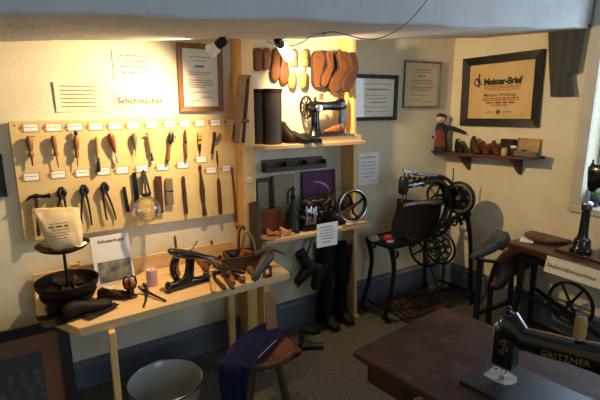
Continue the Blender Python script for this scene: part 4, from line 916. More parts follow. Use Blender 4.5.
# shoe piece with pale insole, clamp like tool, pliers, candle
p = atz(112, 300, ZB)
low_shoe('leather_slipper', 'dark slipper with pale insole in front of the leaning booklet', 'slipper', (p.x + .015, p.y + .02), -28, .17, .075, .05, LEATHD, ZB, open_=False)
flap('leather_insole', 'curved pale insole lying on the dark slipper in front of the booklet', (p.x + .015, p.y + .045), ZB + .052, .35, .09, .045, mat('pale insole', '#c7b083', '#d8c296', .7), .014, 1)
p = atz(131, 297, ZB)
t = thing('heel_clamp', 'small dark iron clamp gripping a brown ball of leather, beside the pliers', 'clamp', (p.x, p.y, ZB))
MB().lathe([(.034, 0), (.036, .006), (.022, .012), (.018, .03), (.020, .045), (.030, .055)], p, (0, 0, 1), 16).build('base', IRON, t)
MB().ell(p + V((.0, 0, .078)), (.030, .030, .030), None, 2, .1, 20).build('leather_ball', LEATHO, t)
for a in (20, 140, 260):
    e = V((math.cos(R(a)), math.sin(R(a)), 0)); MB().tube([p + e * .026 + V((0, 0, .045)), p + e * .037 + V((0, 0, .075)), p + e * .032 + V((0, 0, .108)), p + e * .012 + V((0, 0, .118))], [.007, .007, .006, .005], 8).build('jaw', IRON, t)
p = atz(147, 296, ZB)
t = thing('eyelet_pliers', 'open black eyelet pliers lying on the bench front before the candle', 'pliers', (p.x, p.y, ZB))
q1_, q2_ = atz(143.5, 308, ZB), atz(166, 302, ZB); J = atz(146.5, 294, ZB)
for e, nm in ((q1_, 1), (q2_, -1)):
    J_ = J + V((0, 0, .018)); e_ = e + V((0, 0, .007)); md = J_.lerp(e_, .55) + V((.012 * nm, .012, .004))
    MB().tube(smooth_path([J_, md, e_]), [.008, .0078, .0075, .007, .0066, .0063, .006, .0057, .0055][:9], 8).build('handle', IRON, t)
MB().tube([J + V((-.006, .0, .020)), J + V((-.024, .02, .03)), J + V((-.034, .03, .045))], [.010, .009, .007], 8).build('jaw', IRON, t)
MB().tube([J + V((.004, .002, .020)), J + V((.006, .03, .03)), J + V((-.004, .045, .048))], [.010, .009, .007], 8).build('jaw', IRON, t)
MB().cyl(J + V((0, -.004, .0)), J + V((0, 0, .036)), .011, n=12).build('pivot', STEEL, t)
p = atz(153, 286, ZB)
t = thing('candle', 'short pale pink candle standing between the booklet and the iron shoe last', 'candle', (p.x, p.y + .015, ZB))
cr = .031; ch = .098
MB().lathe([(cr * .97, 0), (cr, .004), (cr, ch - .004), (cr * .95, ch), (cr * .6, ch - .003), (.002, ch - .005)], (p.x, p.y + .015, ZB), (0, 0, 1), 28).build('wax', mat('pale pink wax', '#c9a0a2', '#d8b2b0', .45, 0, 8), t)
MB().cyl((p.x, p.y + .015, ZB + ch - .006), (p.x + .001, p.y + .015, ZB + ch + .006), .0014, n=6).build('wick', INK, t)

# three footed iron last
yj = 2.43
def J_(px, py, dy=0): return aty(px, py, yj + dy)
t = thing('iron_shoe_last', 'black cast iron three footed shoe last standing on the bench, its longest foot level', 'iron last', J_(182, 290))
MB().ring_loft([[c + V((0, sy * math.cos(q), 0)) + V((.25 * sz * math.sin(q) * 0, 0, sz * math.sin(q))) for q in [2 * PI * k / 14 for k in range(14)]] for c, sy, sz in
    ((J_(168, 251.5), .012, .010), (J_(169.5, 251.5), .028, .018), (J_(175, 252.5), .036, .024), (J_(183, 254), .040, .028), (J_(190, 255), .040, .028), (J_(196, 255), .034, .022), (J_(206, 257), .026, .016), (J_(214, 257.5), .018, .009), (J_(217, 258), .008, .004))]).build('sole_foot', ENAMEL, t)
MB().tube([J_(190, 254), J_(190, 265), J_(189, 275), J_(186, 283)], [.030, .026, .029, .036], 12).build('post', ENAMEL, t)
MB().tube(smooth_path([J_(176.5, 257, .03), J_(173.5, 266, .04), J_(174, 275, .04), J_(180, 282, .01), J_(187, 284)], 3), [.022, .024, .024, .023, .022, .021, .020, .019, .018, .018, .018, .018, .018], 10).build('heel_foot', ENAMEL, t)
MB().tube([J_(189, 281), J_(180, 284.5, -.02), J_(172, 287, -.03), J_(168.6, 288.5, -.035)], [.034, .030, .027, .028], 12).build('side_foot', ENAMEL, t)
MB().ell(J_(168.2, 288.2, -.035), (.018, .034, .040)).build('foot_end', ENAMEL, t)
MB().tube([J_(190, 281), J_(198, 280, .01), J_(209, 277, .02)], [.026, .021, .018], 10).build('toe_foot', ENAMEL, t)
p0, p1 = aty(177, 251, 2.60), aty(175.3, 235, 2.62)
t = thing('standing_awl', 'brown wooden rod standing upright on the bench behind the iron shoe last', 'awl', (p0.x, 2.6, ZB))
MB().lathe([(.012, 0), (.012, .03), (.008, .04), (.007, p1.z - ZB - .06), (.009, p1.z - ZB - .05), (.006, p1.z - ZB)], (p0.x, 2.6, ZB), (-.03, 0, 1), 10).build('rod', OAK, t)
p0, p1 = J_(190, 252), aty(197.5, 241, yj)
t = thing('iron_nail', 'long thin black nail leaning on top of the iron shoe last', 'nail', p0); MB().tube([p0, p1], [.0022, .0032], 6).build('nail', IRON, t)

# pile of hand tools
def lay(name, label, cat, pa, pb, wpx, mh, mb_, hf=.6, z=.0, kind='awl', group='hand tools heaped on the bench'):
    A = atz(*pa, ZB + z + .012); B = atz(*pb, ZB + z + .012); r = wpx * .0064 / 2
    A.z = ZB + z + r; B.z = ZB + z + r * .7
    d = (B - A); L = d.length; t = thing(name, label, cat, A, group=group)
    MB().lathe([(r * .5, 0), (r * .9, .012), (r, L * hf * .3), (r * .8, L * hf * .65), (r * .95, L * hf * .85), (r * .6, L * hf)], A, d, 12).build('handle', mh, t)
    MB().lathe([(r * .62, L * hf * .97), (r * .6, L * hf * 1.05)], A, d, 12).build('ferrule', STEEL, t)
    if kind == 'awl': MB().lathe([(r * .3, L * hf), (r * .28, L * .9), (r * .06, L)], A, d, 8).build('blade', STEEL, t)
    elif kind == 'knife': MB().bar(A + d * hf, A + d * 1.0, r * 1.4, .003, (0, 0, 1), r * .8, .001).build('blade', BRIGHT, t)
    elif kind == 'hammer':
        e = B; s_ = V((-d.y, d.x, 0)).normalized(); MB().tube([e - s_ * .04, e - s_ * .015, e + s_ * .015, e + s_ * .045], [.006, .013, .012, .015], 10).build('hammer_head', IRON, t)
    elif kind == 'iron': MB().tube([A + d * hf, A + d * .85, B + V((0, 0, .012))], [r * .5, r * .6, r * .9], 8).build('blade', IRON, t)
    return t
lay('hammer', 'hammer with a pale handle pointing forward over the front edge of the bench', 'hammer', (214, 293), (210.5, 273), 4.6, PALEW, 0, .98, .004, 'hammer')
TL_ = [('awl', 'brown handled awl pointing forward right of the pale hammer handle', (233, 284), (226, 265), 5.6, OAKX, .62, .0, 'awl'),
 ('awl', 'short brown handled awl near the front edge, centre of the tool heap', (244, 282), (232, 272), 5.2, REDW, .55, .0, 'awl'),
 ('knife', 'brown handled knife at the right of the tool heap, its blade pointing left', (253, 271), (229, 259), 5.2, OAKX, .5, .0, 'knife'),
 ('chisel', 'dark square handled tool lying closest to the front edge right of the pale hammer', (225.5, 289), (214, 277), 4.2, DARKW, .8, .0, 'iron'),
 ('chisel', 'dark brown tool parallel to the front edge tool in the heap', (233.5, 289), (223, 274), 4.2, DARKW, .8, .0, 'iron'),
 ('awl', 'brown handled tool lying beside the post of the iron shoe last', (207.5, 270), (196, 258), 5.4, REDW, .8, .0, 'iron'),
 ('knife', 'knife with a bright blade on top of the tool heap', (212, 262), (236, 268), 4.6, OAKX, .42, .022, 'knife'),
 ('edge_iron', 'black edge iron crossing the middle of the tool heap', (245, 273), (214, 266), 4.6, BLACKW, .4, .020, 'iron'),
 ('awl', 'dark handled awl at the back of the tool heap next to the wooden box', (224, 257), (238, 262), 4.6, DARKW, .55, .012, 'awl'),
 ('edge_iron', 'brown handled edge iron at the back left of the tool heap', (203, 262), (221, 258), 5, OAKX, .5, .006, 'iron'),
 ('awl', 'red brown awl lying just before the wooden tool box', (249, 266), (236, 258), 4.6, REDW, .55, .004, 'awl'),
 ('rasp', 'black rasp lying under the heap close to the iron last', (200, 278), (222, 271), 4.4, BLACKW, .35, .0, 'iron'),
 ('knife', 'short dark knife with a worn bright blade, left of the wooden tool box', (218, 268), (232, 258), 4.2, DARKW, .45, .024, 'knife'),
 ('edge_iron', 'dark iron tool across the front of the heap between two brown awls', (240, 277), (221, 268), 4, BLACKW, .45, .014, 'iron'),
 ('awl', 'pale brown awl at the back of the heap beside the back board', (210, 256), (226, 254), 4.2, PALEW, .55, .0, 'awl')]
TL2 = [('awl', 'short dark awl standing out at the left end of the tool heap', (202, 268), (214, 263), 4.6, DARKW, .6, .010, 'awl'),
 ('rasp', 'brown handled rasp in the middle of the heap under the black edge iron', (238, 268), (218, 262), 4.6, OAKX, .5, .012, 'iron'),
 ('knife', 'dark handled knife with its blade towards the iron last', (230, 263), (208, 259), 4.4, DARKW, .5, .018, 'knife'),
 ('awl', 'red brown awl across the top of the tool heap', (222, 259), (240, 266), 4.8, REDW, .55, .030, 'awl'),
 ('chisel', 'black chisel with a square end in the middle of the heap', (229, 276), (217, 268), 4.6, BLACKW, .5, .020, 'iron'),
 ('awl', 'brown awl pointing left from below the wooden tool box', (256, 276), (242, 266), 4.8, OAKX, .6, .0, 'awl'),
 ('edge_iron', 'dark edge iron lying against the bench back board behind the heap', (214, 252.5), (234, 251), 4.6, DARKW, .5, .0, 'iron'),
 ('knife', 'bright bladed knife across the back of the heap', (243, 262), (222, 263), 4.4, REDW, .45, .026, 'knife')]
for n_, l2, a_, b2, w2, mm, hf, z2, kd in TL_ + TL2: lay(n_, l2, n_.replace('_', ' '), a_, b2, w2, mm, 0, hf, z2, kd)

# wooden tool box with tools
bx = aty(248, 258, 2.55); 
t = thing('tool_box', 'dark open wooden tool box at the right rear of the bench', 'box', (1.12, 2.545, ZB), R(-8))
bw, bd_, bh = .23, .17, .095
MB().box((0, 0, .006), (bw, bd_, .012)).build('bottom', DARKWX, t, local=True)
for s in (-1, 1):
    MB().box((0, s * (bd_ / 2 - .006), bh / 2), (bw, .012, bh)).build('side', DARKWX, t, local=True, bevel=.002); MB().box((s * (bw / 2 - .006), 0, bh / 2), (.012, bd_ - .024, bh)).build('end', DARKWX, t, local=True, bevel=.002)
tb = t.matrix_basis.copy()
def inb(x, y, z): return tb @ V((x, y, z))
t = thing('leather_block', 'orange brown leather block standing in the wooden tool box', 'leather', inb(0, 0, .013)); MB().box(inb(.01, 0, .06), (.07, .045, .095), Matrix.Rotation(R(20), 4, 'Y')).build('block', LEATHO, t, bevel=.006)
t = thing('horn_tool', 'grey curved horn rising from the wooden tool box and bending to the right', 'horn', inb(.02, .03, .013))
H = [aty(246, 262, 2.55), aty(243, 250, 2.55), aty(243.5, 238, 2.55), aty(247, 232, 2.55), aty(252, 238, 2.54), aty(255, 248, 2.53), aty(255, 258, 2.52)]
MB().tube(smooth_path(H, 4), [.011] * 6 + [.010] * 6 + [.009] * 6 + [.008] * 7, 10).build('horn', GREYW, t)
t = thing('bent_pliers', 'brown hooked tool standing at the left of the wooden tool box', 'tool', inb(-.04, .03, .013))
MB().tube(smooth_path([aty(243, 262, 2.58), aty(239, 246, 2.59), aty(239.5, 232, 2.60), aty(243, 226, 2.60), aty(244.5, 230, 2.60)]), .008, 10).build('shaft', DARKW, t); MB().ell(aty(238, 225, 2.60), (.014, .014, .018)).build('red_knob', LEATHO, t)
t = thing('round_knob_tool', 'black round headed tool at the left end of the wooden tool box', 'tool', inb(-.07, 0, .013))
MB().lathe([(.012, 0), (.010, .05), (.024, .062), (.027, .078), (.020, .094), (.004, .1)], inb(-.065, 0, .013), (-.1, 0, 1), 14).build('head', BLACKW, t)

# tall leather sheet rolled upright between bench and shelf
A = aty(249, 202, 2.60); B = aty(260, 206, 2.60)
t = thing('leather_roll', 'tall dark half rolled leather sheet standing on the bench against the shelf post', 'leather sheet', (A.x + .03, 2.60, ZB))
zt1 = A.z
m_ = MB(); m_.grid(lambda u, v: (A.x + .012 + .075 * u + .006 * (1 - v), 2.635 - .045 * math.sin(u * PI * .9) - .008 * u, ZB + .001 + (zt1 - ZB - .025 * abs(u - .35) * 2) * v), 14, 10, .005)
m_.build('sheet', mat('dark sole leather', '#3b2b1f', '#5d4835', .6, 0, 5, (2, 2, .6), .1), t)
MB().tube([V((A.x + .09, 2.628, ZB + .002)), V((A.x + .086, 2.628, zt1 - .05))], .004, 6).build('rolled_edge', LEATHT, t)

# brush, marlin spike, dark last and small frame at the right end
p = aty(270, 250, 2.46)
t = thing('hand_brush', 'dark bristle brush lying over the right end of the bench', 'brush', atz(262, 262, ZB))
a, b = aty(254, 255, 2.44), aty(272, 249, 2.44)
a.z = max(a.z, ZB + .08); b.z = max(b.z, ZB + .085)
MB().tube([a, a.lerp(b, .3), a.lerp(b, .7), b], [.018, .024, .024, .016], 12).build('brush_back', DARKW, t); MB().tube([a + V((.004, -.004, -.012)), a.lerp(b, .5) + V((0, -.006, -.026)), b + V((-.004, -.004, -.012))], [.014, .024, .014], 12).build('bristles', BLACKW, t)
a, b = aty(271, 249.5, 2.45), aty(286, 255, 2.40)
t = thing('marlin_spike', 'dark pointed horn spike sticking out past the right end of the bench', 'spike', a)
MB().tube([a, a.lerp(b, .4) + V((0, 0, .006)), a.lerp(b, .8) + V((0, 0, .004)), b], [.013, .011, .006, .002], 10).build('spike', DARKW, t)
a = atz(256, 283, ZB)
t = thing('boot_last', 'dark grey wooden boot last resting toe forward at the right end of the bench', 'last', a)
A_ = atz(253.5, 280, ZB + .026); B_ = aty(270.5, 254, A_.y + .10)
Pq = [A_.lerp(B_, f) + V((0, 0, .010 * math.sin(PI * f))) for f in (0, .1, .25, .42, .62, .82, 1)]
MB().tube(Pq, [.016, .025, .027, .027, .034, .036, .026], 14).build('last_body', mat('dark grey last wood', '#2c2622', '#453b33', .5, 0, 8), t)
p = atz(269, 278, ZB)
t = thing('needle_case', 'small open wooden frame standing at the right front corner of the bench', 'frame', (p.x, p.y + .02, ZB))
M = Matrix.Rotation(R(-6), 3, 'Y'); c = V((p.x, p.y + .02, ZB))
for s in (-1, 1): MB().box(c + V((s * .022, 0, .034)), (.007, .03, .066)).build('side', OAK, t, bevel=.001); MB().box(c + V((0, 0, .004 if s < 0 else .0625)), (.046, .03, .008)).build('rail', DARKWX, t, bevel=.001)

# ------------------------------------------------------------------ below bench and shelf
def boot_tall(name, label, px, y, pyt, z0, w, m, lean=0, toe=-1, group=None):
    T = aty(px, pyt, y); t = thing(name, label, 'boot', (T.x, y, z0), group=group)
    h = T.z - z0; rings = []
    for f, s, dx in ((.0, .9, 0), (.04, 1, 0), (.14, .95, 0), (.22, .8, .0), (.4, .85, 0), (.65, 1.08, 0), (.9, 1.1, 0), (1, 1.12, 0)):
        rings.append([(T.x - lean * (1 - f) + w * s * .5 * math.cos(q), y + w * s * .55 * math.sin(q), z0 + .02 + (h - .02) * f) for q in [2 * PI * k / 18 for k in range(18)]])
    rings2 = [[(T.x + w * s * .5 * math.cos(q), y + w * s * .55 * math.sin(q), z0 + .02 + (h - .02) * f) for q in [2 * PI * k / 18 for k in range(18)]] for f, s in ((1, 1.02), (.75, .95), (.5, .8))]
    MB().ring_loft(rings + rings2).build('shaft', m, t)
    x0 = T.x - lean
    MB().ring_loft([[(x0 + wy * math.cos(q), y - abs(cx_) * (1 if cx_ * toe > 0 else -1), z0 + .018 + hz_ * (.5 + .5 * math.sin(q))) for q in [2 * PI * k / 14 for k in range(14)]] for cx_, wy, hz_ in ((toe * -w * .45, .03, .06), (toe * -w * .2, .045, .09), (toe * w * .4, .045, .10), (toe * w * .9, .048, .07), (toe * w * 1.25, .042, .05), (toe * w * 1.5, .02, .03))]).build('foot', m, t)
    MB().box((x0, y - w * .45, z0 + .009), (.085, w * 1.9, .018)).build('sole', BLACKW, t, bevel=.006)
    return t
boot_tall('riding_boot', 'tall black leather boot on the floor, nearest the right shelf post', 344, 2.73, 243, 0, .115, LEATHB, .03, -1, 'tall black boots under the lower shelf')
boot_tall('riding_boot', 'tall black leather boot on the floor under the lower shelf, farther from the right post', 325, 2.73, 244, 0, .125, LEATHB, .0, -1, 'tall black boots under the lower shelf')
def skate(label, ph, px, py, y, ang, group):
    h = aty(*ph, y); p = aty(px, py, y); t = thing('skating_boot', label, 'boot', h, group=group)
    Ry = Matrix.Rotation(R(ang), 3, 'Y')
    def L(x, yy, z): return p + Ry @ V((x, yy, z)) * .86
    MB().ring_loft([[L(dx + sx * math.cos(q), sy * math.sin(q), z) for q in [2 * PI * k / 16 for k in range(16)]] for z, dx, sx, sy in ((.18, .0, .05, .04), (.14, .0, .052, .042), (.08, 0, .05, .04), (.03, -.005, .056, .042), (.0, -.01, .058, .042))]).build('shaft', LEATHB, t)
    MB().ring_loft([[L(x, wy * math.cos(q), -.005 + hz_ * math.sin(q) + dz) for q in [2 * PI * k / 14 for k in range(14)]] for x, wy, hz_, dz in ((.055, .03, .035, .01), (.03, .042, .05, .01), (-.05, .042, .05, .005), (-.10, .044, .038, -.008), (-.15, .038, .028, -.016), (-.175, .015, .015, -.02))]).build('foot', LEATHB, t)
    MB().box(L(-.055, 0, -.045), (.17, .012, .026), Ry.to_4x4()).build('blade_plate', IRON, t)
    MB().box(L(-.055, 0, -.066), (.21, .004, .018), Ry.to_4x4()).build('steel_blade', STEEL, t)
    m_ = MB()
    for k in range(5): m_.tube([L(-.045 - .012 * k, -.03, .13 - .03 * k), L(-.062 - .008 * k, 0, .135 - .03 * k), L(-.045 - .012 * k, .03, .13 - .03 * k)], .0025, 6)
    m_.build('laces', mat('grey lace', '#3c3a38'), t)
    MB().tube([L(-.03, -.01, .17), V((h.x, y, h.z))], .003, 6).build('hanging_lace', LEATHB, t); MB().tube([L(.02, .01, .17), V((h.x + .02, y, h.z))], .003, 6).build('hanging_lace', LEATHB, t)
skate('black laced skating boot hanging lowest under the lower shelf, toe to the left', (305.5, 238.5), 309, 268, 2.60, -30, 'skating boots hanging under the lower shelf')
skate('black laced skating boot hanging under the lower shelf, nearer the printed card', (311, 238), 319, 270, 2.62, -62, 'skating boots hanging under the lower shelf')
# iron jack on the floor
p = atz(312, 346, 0)
t = thing('boot_jack', 'dark iron boot jack with two prongs lying on the floor below the tall boots', 'boot jack', (p.x, p.y, 0))
a, b = atz(301.5, 347, .02), atz(323, 346, .02); c = atz(301, 331, .06)
MB().tube([a, a.lerp(b, .5) + V((0, 0, .004)), b], [.022, .018, .024], 10).build('lower_prong', IRON, t)
MB().tube([a + V((0, 0, .01)), c + V((0, 0, .0))], [.020, .018], 10).build('upright', IRON, t)
MB().tube([c, atz(312, 333, .09), atz(320, 331, .11)], [.018, .016, .02], 10).build('upper_prong', IRON, t)
p = atz(291, 357, 0)
low_shoe('clog', 'brown wooden clog lying on the floor just right of the stool', 'clog', (p.x + .0, p.y), 20, .20, .075, .07, REDW, 0)

# stool with leather seat, back slat and blue apron
sc_ = atz(261, 349, .43)
t = thing('cobbler_stool', 'three legged wooden stool with a rounded brown seat and a back slat, before the bench', 'stool', (sc_.x, sc_.y, 0), R(-12))
sr = (atz(292, 346, .43) - atz(229, 350, .43)).length / 2
def seat_r(q): return sr * (1 + .06 * math.cos(2 * q))
MB().ring_loft([[(s * seat_r(q) * math.cos(q), s * .92 * seat_r(q) * math.sin(q), .43 + z + (.012 * math.cos(q) ** 2 if z > -.02 else 0)) for q in [2 * PI * k / 32 for k in range(32)]] for z, s in ((-.045, .92), (-.03, 1), (-.01, 1.01), (0, .97), (-.006, .8), (-.014, .5), (-.018, .15))]).build('seat', mat('worn seat wood', '#4a2614', '#6b3b22', .45, 0, 6, bump=.08), t, local=True)
for a in (100, 215, 330):
    e = V((math.cos(R(a)), math.sin(R(a)), 0)); MB().tube([e * sr * .5 + V((0, 0, .40)), e * sr * .75 + V((0, 0, .2)), e * sr * 1.0], [.021, .023, .018], 12).build('leg', DARKW, t, local=True)
w_ = t.matrix_basis.inverted()
a, b = aty(272.5, 330, sc_.y + .12), aty(269, 291, sc_.y + .20)
MB().bar(w_ @ V((a.x, a.y, .40)), w_ @ b, .075, .022, (0, 1, 0), .055, .018).build('back_slat', OAK, t, local=True, bevel=.006)
ap = thing('blue_apron', 'dark blue cloth apron draped over the stool seat and hanging down its left side', 'apron', (sc_.x, sc_.y, .43))
blue = mat('dark blue cloth', '#13142c', '#202246', .95, 0, 12, bump=.25, bscale=25, spec=.1)
P0 = [V((.16, .13, .455)), V((.02, .06, .455)), V((-.10, -.02, .45)), V((-.185, -.075, .43)), V((-.21, -.10, .33)), V((-.205, -.11, .18)), V((-.20, -.115, .05))]
P0 = [V((sc_.x, sc_.y, 0)) + q for q in P0]; SP = smooth_path(P0, 4)
def apf(u, v):
    i = min(int(u * (len(SP) - 1)), len(SP) - 2); p = SP[i].lerp(SP[i + 1], u * (len(SP) - 1) - i); f = v - .5
    wv = .006 * math.sin(v * 17 + u * 5) + .003 * math.sin(v * 31)
    d = V((.28, -.75, 0)) if u < .5 else V((.55, -.55, 0))
    q = p + d * f * (.22 + .04 * math.sin(u * 6)) + V((0, 0, .005 * math.sin(v * 11 + u * 9))) * (1 if u < .5 else .2)
    if u > .5: q += V((-.6, -.4, 0)) * wv * 1.6
    return q
MB().grid(apf, 40, 20, .004).build('cloth', blue, ap)
m_ = MB(); E1 = [apf(.12 + .22 * k / 12, .96) + V((0, 0, .004)) for k in range(13)]; m_.tube(E1, .0022, 6); m_.build('white_hem', mat('white hem', '#8f8c9c'), ap)

# enamel basin
bt = V(atz(165, 376, .28)); rb_ = .205
bcx, bcy = (atz(124.5, 384, .28) + atz(205.5, 374, .28)) / 2, None
rb_ = (atz(124.5, 384, .28) - atz(205.5, 374, .28)).length / 2 * .96
c = V((bcx.x, bcx.y, 0)); print('basin', c, rb_)
t = thing('enamel_basin', 'large grey enamel basin with a dark rim on the floor under the bench', 'basin', c)
MB().shell([(.01, .0), (rb_ * .62, .0), (rb_ * .70, .02), (rb_ * .92, .22), (rb_ * .97, .27), (rb_, .278)], c, (0, 0, 1), 48, .004).build('bowl', mat('grey enamel', '#8d8c88', '#a3a29c', .28, 0, 7, coat=.3), t)
MB().torus(c + V((0, 0, .278)), (0, 0, 1), rb_, .006, 48, 8).build('rim', mat('dark blue rim', '#1b1f2a', rough=.3), t)

# framed photograph leaning at lower left
TR_, BRq = aty(63, 337.5, 2.60), aty(77, 400, 2.52)
fw_, fh_ = .62, .62
M = Matrix.Translation((TR_.x - fw_ / 2 + .0, 2.40, 0.0)) @ Matrix.Rotation(R(-16), 4, 'X') @ Matrix.Translation((.03, 0, fh_ / 2))
t, iw, ih = framed('framed_photograph', 'large black framed group photograph with a brown mount leaning on the floor under the bench', 'photograph', M, fw_, fh_, .055, .035, BLACKW, mat('brown mount', '#6b4022', '#7d4d2b', .8, 0, 5), [], glass=True, hook=True)
MB().box((-.01, -.0055, -.01), (iw * .72, .001, ih * .70)).build('photograph', mat('dark old photograph', '#17181a', '#2b2c2c', .6, 0, 7), t, local=True, smooth=False)
m_ = MB(); r1 = random.Random(11)
for row in range(3):
    for k in range(6):
        x = -iw * .30 + k * iw * .115 + (row % 2) * .02; z = ih * (.12 - .16 * row)
        m_.lathe([(.001, -.0005), (.014, 0), (.001, .0006)], (x, -.0062, z), (0, -1, 0), 12, 1.3); m_.prism([(-.012, 0), (.012, 0), (.005, .03), (-.005, .03)], (x, -.0062, z - .055), (1, 0, 0), (0, 0, 1), .0006)
m_.build('pictured_faces', mat('grey photo faces', '#343432', '#4e4d4a', .7), t, local=True, smooth=False)
# ------------------------------------------------------------------ small shelf on the right wall
XS = XR - .19
a, b = atx(432, 154, XS), atx(538, 158, XS); b_e = atx(543, 157, XR - .03)
ZS = (a.z + b.z) / 2
KS = .055
def zs(y): return ZS + .006 + KS * (2.40 - y)
SY0, SY1 = min(a.y, YW - .004), b_e.y
t = thing('wall_shelf', 'narrow dark red wooden shelf on two pointed brackets on the right wall', 'shelf', (XR, (SY0 + SY1) / 2, ZS))
MB().ring_loft([[V((x, y, zs(y) + d)) for x, d in ((XS, -.022), (XR - .003, -.022), (XR - .003, 0), (XS, 0))] for y in (SY1, SY0)]).build('shelf_board', mat('dark red stained wood', '#3e1d10', '#5a2d18', .45, 0, 4, (3, .6, 3), .05), t, bevel=.003)
for px, pb in ((468, 179), (520, 180)):
    q = atx(px, 162, XR - .06)
    MB().prism([(0, 0), (.16, 0), (.14, -.02), (.02, -.13), (0, -.14)], (XR - .002, q.y + .012, zs(q.y + .012) - .021), (-1, 0, 0), (0, 0, 1), .024).build('bracket', MATS['dark red stained wood'], t, bevel=.002)
def sh(px, py, back=.10): p = atx(px, py, XR - back); return V((p.x, p.y, zs(p.y)))
# cobbler figurine
p = sh(438.5, 152, .13); H = atx(439, 113.5, XR - .13)  .z - p.z
t = thing('cobbler_figurine', 'small standing figurine with black hair, dark jacket and red apron on the wall shelf', 'figurine', p, R(-50))
s = H / .30
def S_(x, y, z): return V((x * 1.3, y * 1.1, z)) * s
m = MB()
m.ring_loft([[S_(rx * math.cos(k * PI / 8), ry * math.sin(k * PI / 8), z) for k in range(16)] for z, rx, ry in ((.0, .050, .036), (.01, .052, .038), (.06, .05, .034), (.11, .046, .032), (.14, .044, .030), (.18, .050, .032), (.205, .046, .030), (.218, .024, .022), (.228, .017, .017), (.236, .018, .018))])
m.build('body', mat('dark jacket', '#16181c', '#22252a', .8, 0, 9), t, local=True)
m = MB(); m.ring_loft([[S_(rx * math.cos(k * PI / 8), ry * math.sin(k * PI / 8) - .002, z) for k in range(16)] for z, rx, ry in ((.226, .012, .012), (.234, .022, .022), (.250, .028, .028), (.268, .029, .030), (.284, .024, .026), (.292, .012, .013))])
m.tube([S_(0, -.028, .262), S_(0, -.036, .255), S_(0, -.03, .251)], [.003 * s, .0045 * s, .003 * s], 6)
for sx in (-1, 1): m.ell(S_(sx * .028, 0, .26), (.005 * s, .006 * s, .008 * s), None, 1)
m.build('head', mat('painted skin', '#c9a183', '#d6b094', .6), t, local=True)
m = MB()
for sx in (-1, 1): m.ell(S_(sx * .010, -.028, .266), (.0032 * s, .002 * s, .0028 * s), None, 1)
m.box(S_(0, -.029, .243), S_(.014, .002, .003)); m.build('painted_face', INK, t, local=True)
m = MB(); m.ring_loft([[S_(rx * math.cos(k * PI / 8), ry * math.sin(k * PI / 8) + dy, z) for k in range(16)] for z, rx, ry, dy in ((.240, .028, .020, .016), (.262, .035, .028, .010), (.275, .036, .033, .003), (.290, .030, .031, 0), (.302, .010, .012, 0))]); m.build('hair', BLACKW, t, local=True)
m = MB(); m.grid(lambda u, v: S_((u - .5) * (.074 - .02 * v), -.037 + .012 * (2 * u - 1) ** 2 + .003 * v, .045 + .13 * v), 8, 8, .003 * s); m.build('red_apron', mat('red apron', '#742a1e', '#8a3a2b', .8, 0, 9), t, local=True)
m = MB(); m.tube([S_(-.044, 0, .195), S_(-.062, -.008, .16), S_(-.056, -.03, .125), S_(-.03, -.045, .118)], [.017 * s, .016 * s, .013 * s, .010 * s], 10); m.build('sleeve', MATS['dark jacket'], t, local=True)
m = MB(); m.tube([S_(.044, 0, .197), S_(.082, -.01, .185), S_(.125, -.02, .165), S_(.15, -.025, .15)], [.017 * s, .017 * s, .014 * s, .010 * s], 10); m.build('sleeve', MATS['dark jacket'], t, local=True)
for hx, hy, hz_ in ((-.022, -.047, .117), (.157, -.026, .146)): MB().ell(S_(hx, hy, hz_), (.011 * s, .010 * s, .010 * s)).build('hand', MATS['painted skin'], t, local=True)
m = MB()
for sx in (-1, 1): m.box(S_(sx * .026, -.02, .006), S_(.034, .07, .014))
m.build('shoes', BLACKW, t, local=True, bevel=.004)
def small_last(label, px, ptop, L, W, m_, ang, back=.10, group='small lasts on the wall shelf', name='small_last'):
    p = sh(px, 152, back); h = atx(px, ptop, XR - back).z - p.z
    t = thing(name, label, 'last', p, R(ang), group=group)
    rings = []
    for x, wv, z0, z1 in ((-.5, .3, .15, .7), (-.45, .6, .03, .95), (-.3, .75, 0, 1), (-.12, .7, 0, .92), (.08, .72, .02, .6), (.25, .95, 0, .42), (.4, .8, 0, .3), (.5, .3, .05, .18)):
        rings.append([(x * L, W / 2 * wv * math.cos(q), h * (z0 + z1) / 2 + h * (z1 - z0) / 2 * math.sin(q)) for q in [2 * PI * k / 14 for k in range(14)]])
    MB().ring_loft(rings).build('last_body', m_, t, local=True)
    MB().cyl((-.28 * L, 0, h * .9), (-.28 * L, 0, h * 1.01), W * .2, n=10).build('heel_plug', DARKW, t, local=True)
DR = mat('dark red last wood', '#4a2016', '#63301f', .45, 0, 8)
low_shoe('ankle_shoe', 'dark leather shoe with a pale patch standing right beside the figurine on the wall shelf', 'shoe', (sh(459, 152).x, sh(459, 152).y), -125, .17, .07, .11, LEATHD, sh(459, 152).z, laces=PAPER)
small_last('tallest dark last on the wall shelf, under the left half of the large certificate', 475, 136.5, .16, .07, DARKW, -120)
small_last('smaller dark red last in the middle of the wall shelf', 484.5, 141.5, .14, .062, DR, -120)
small_last('dark red last on the wall shelf just left of the black box', 495.5, 141, .14, .064, DR, -120)
p = sh(507, 152, .06); h = atx(507, 139, XR - .06).z - p.z
t = thing('black_box', 'black upright box behind two jars on the wall shelf', 'box', (XR - .05, p.y, p.z)); MB().box((XR - .05, p.y, p.z + h / 2), (.05, .11, h)).build('box', BLACKW, t, bevel=.004); MB().box((XR - .05, p.y, p.z + h * .82), (.053, .113, .006)).build('lid_seam', IRON, t)
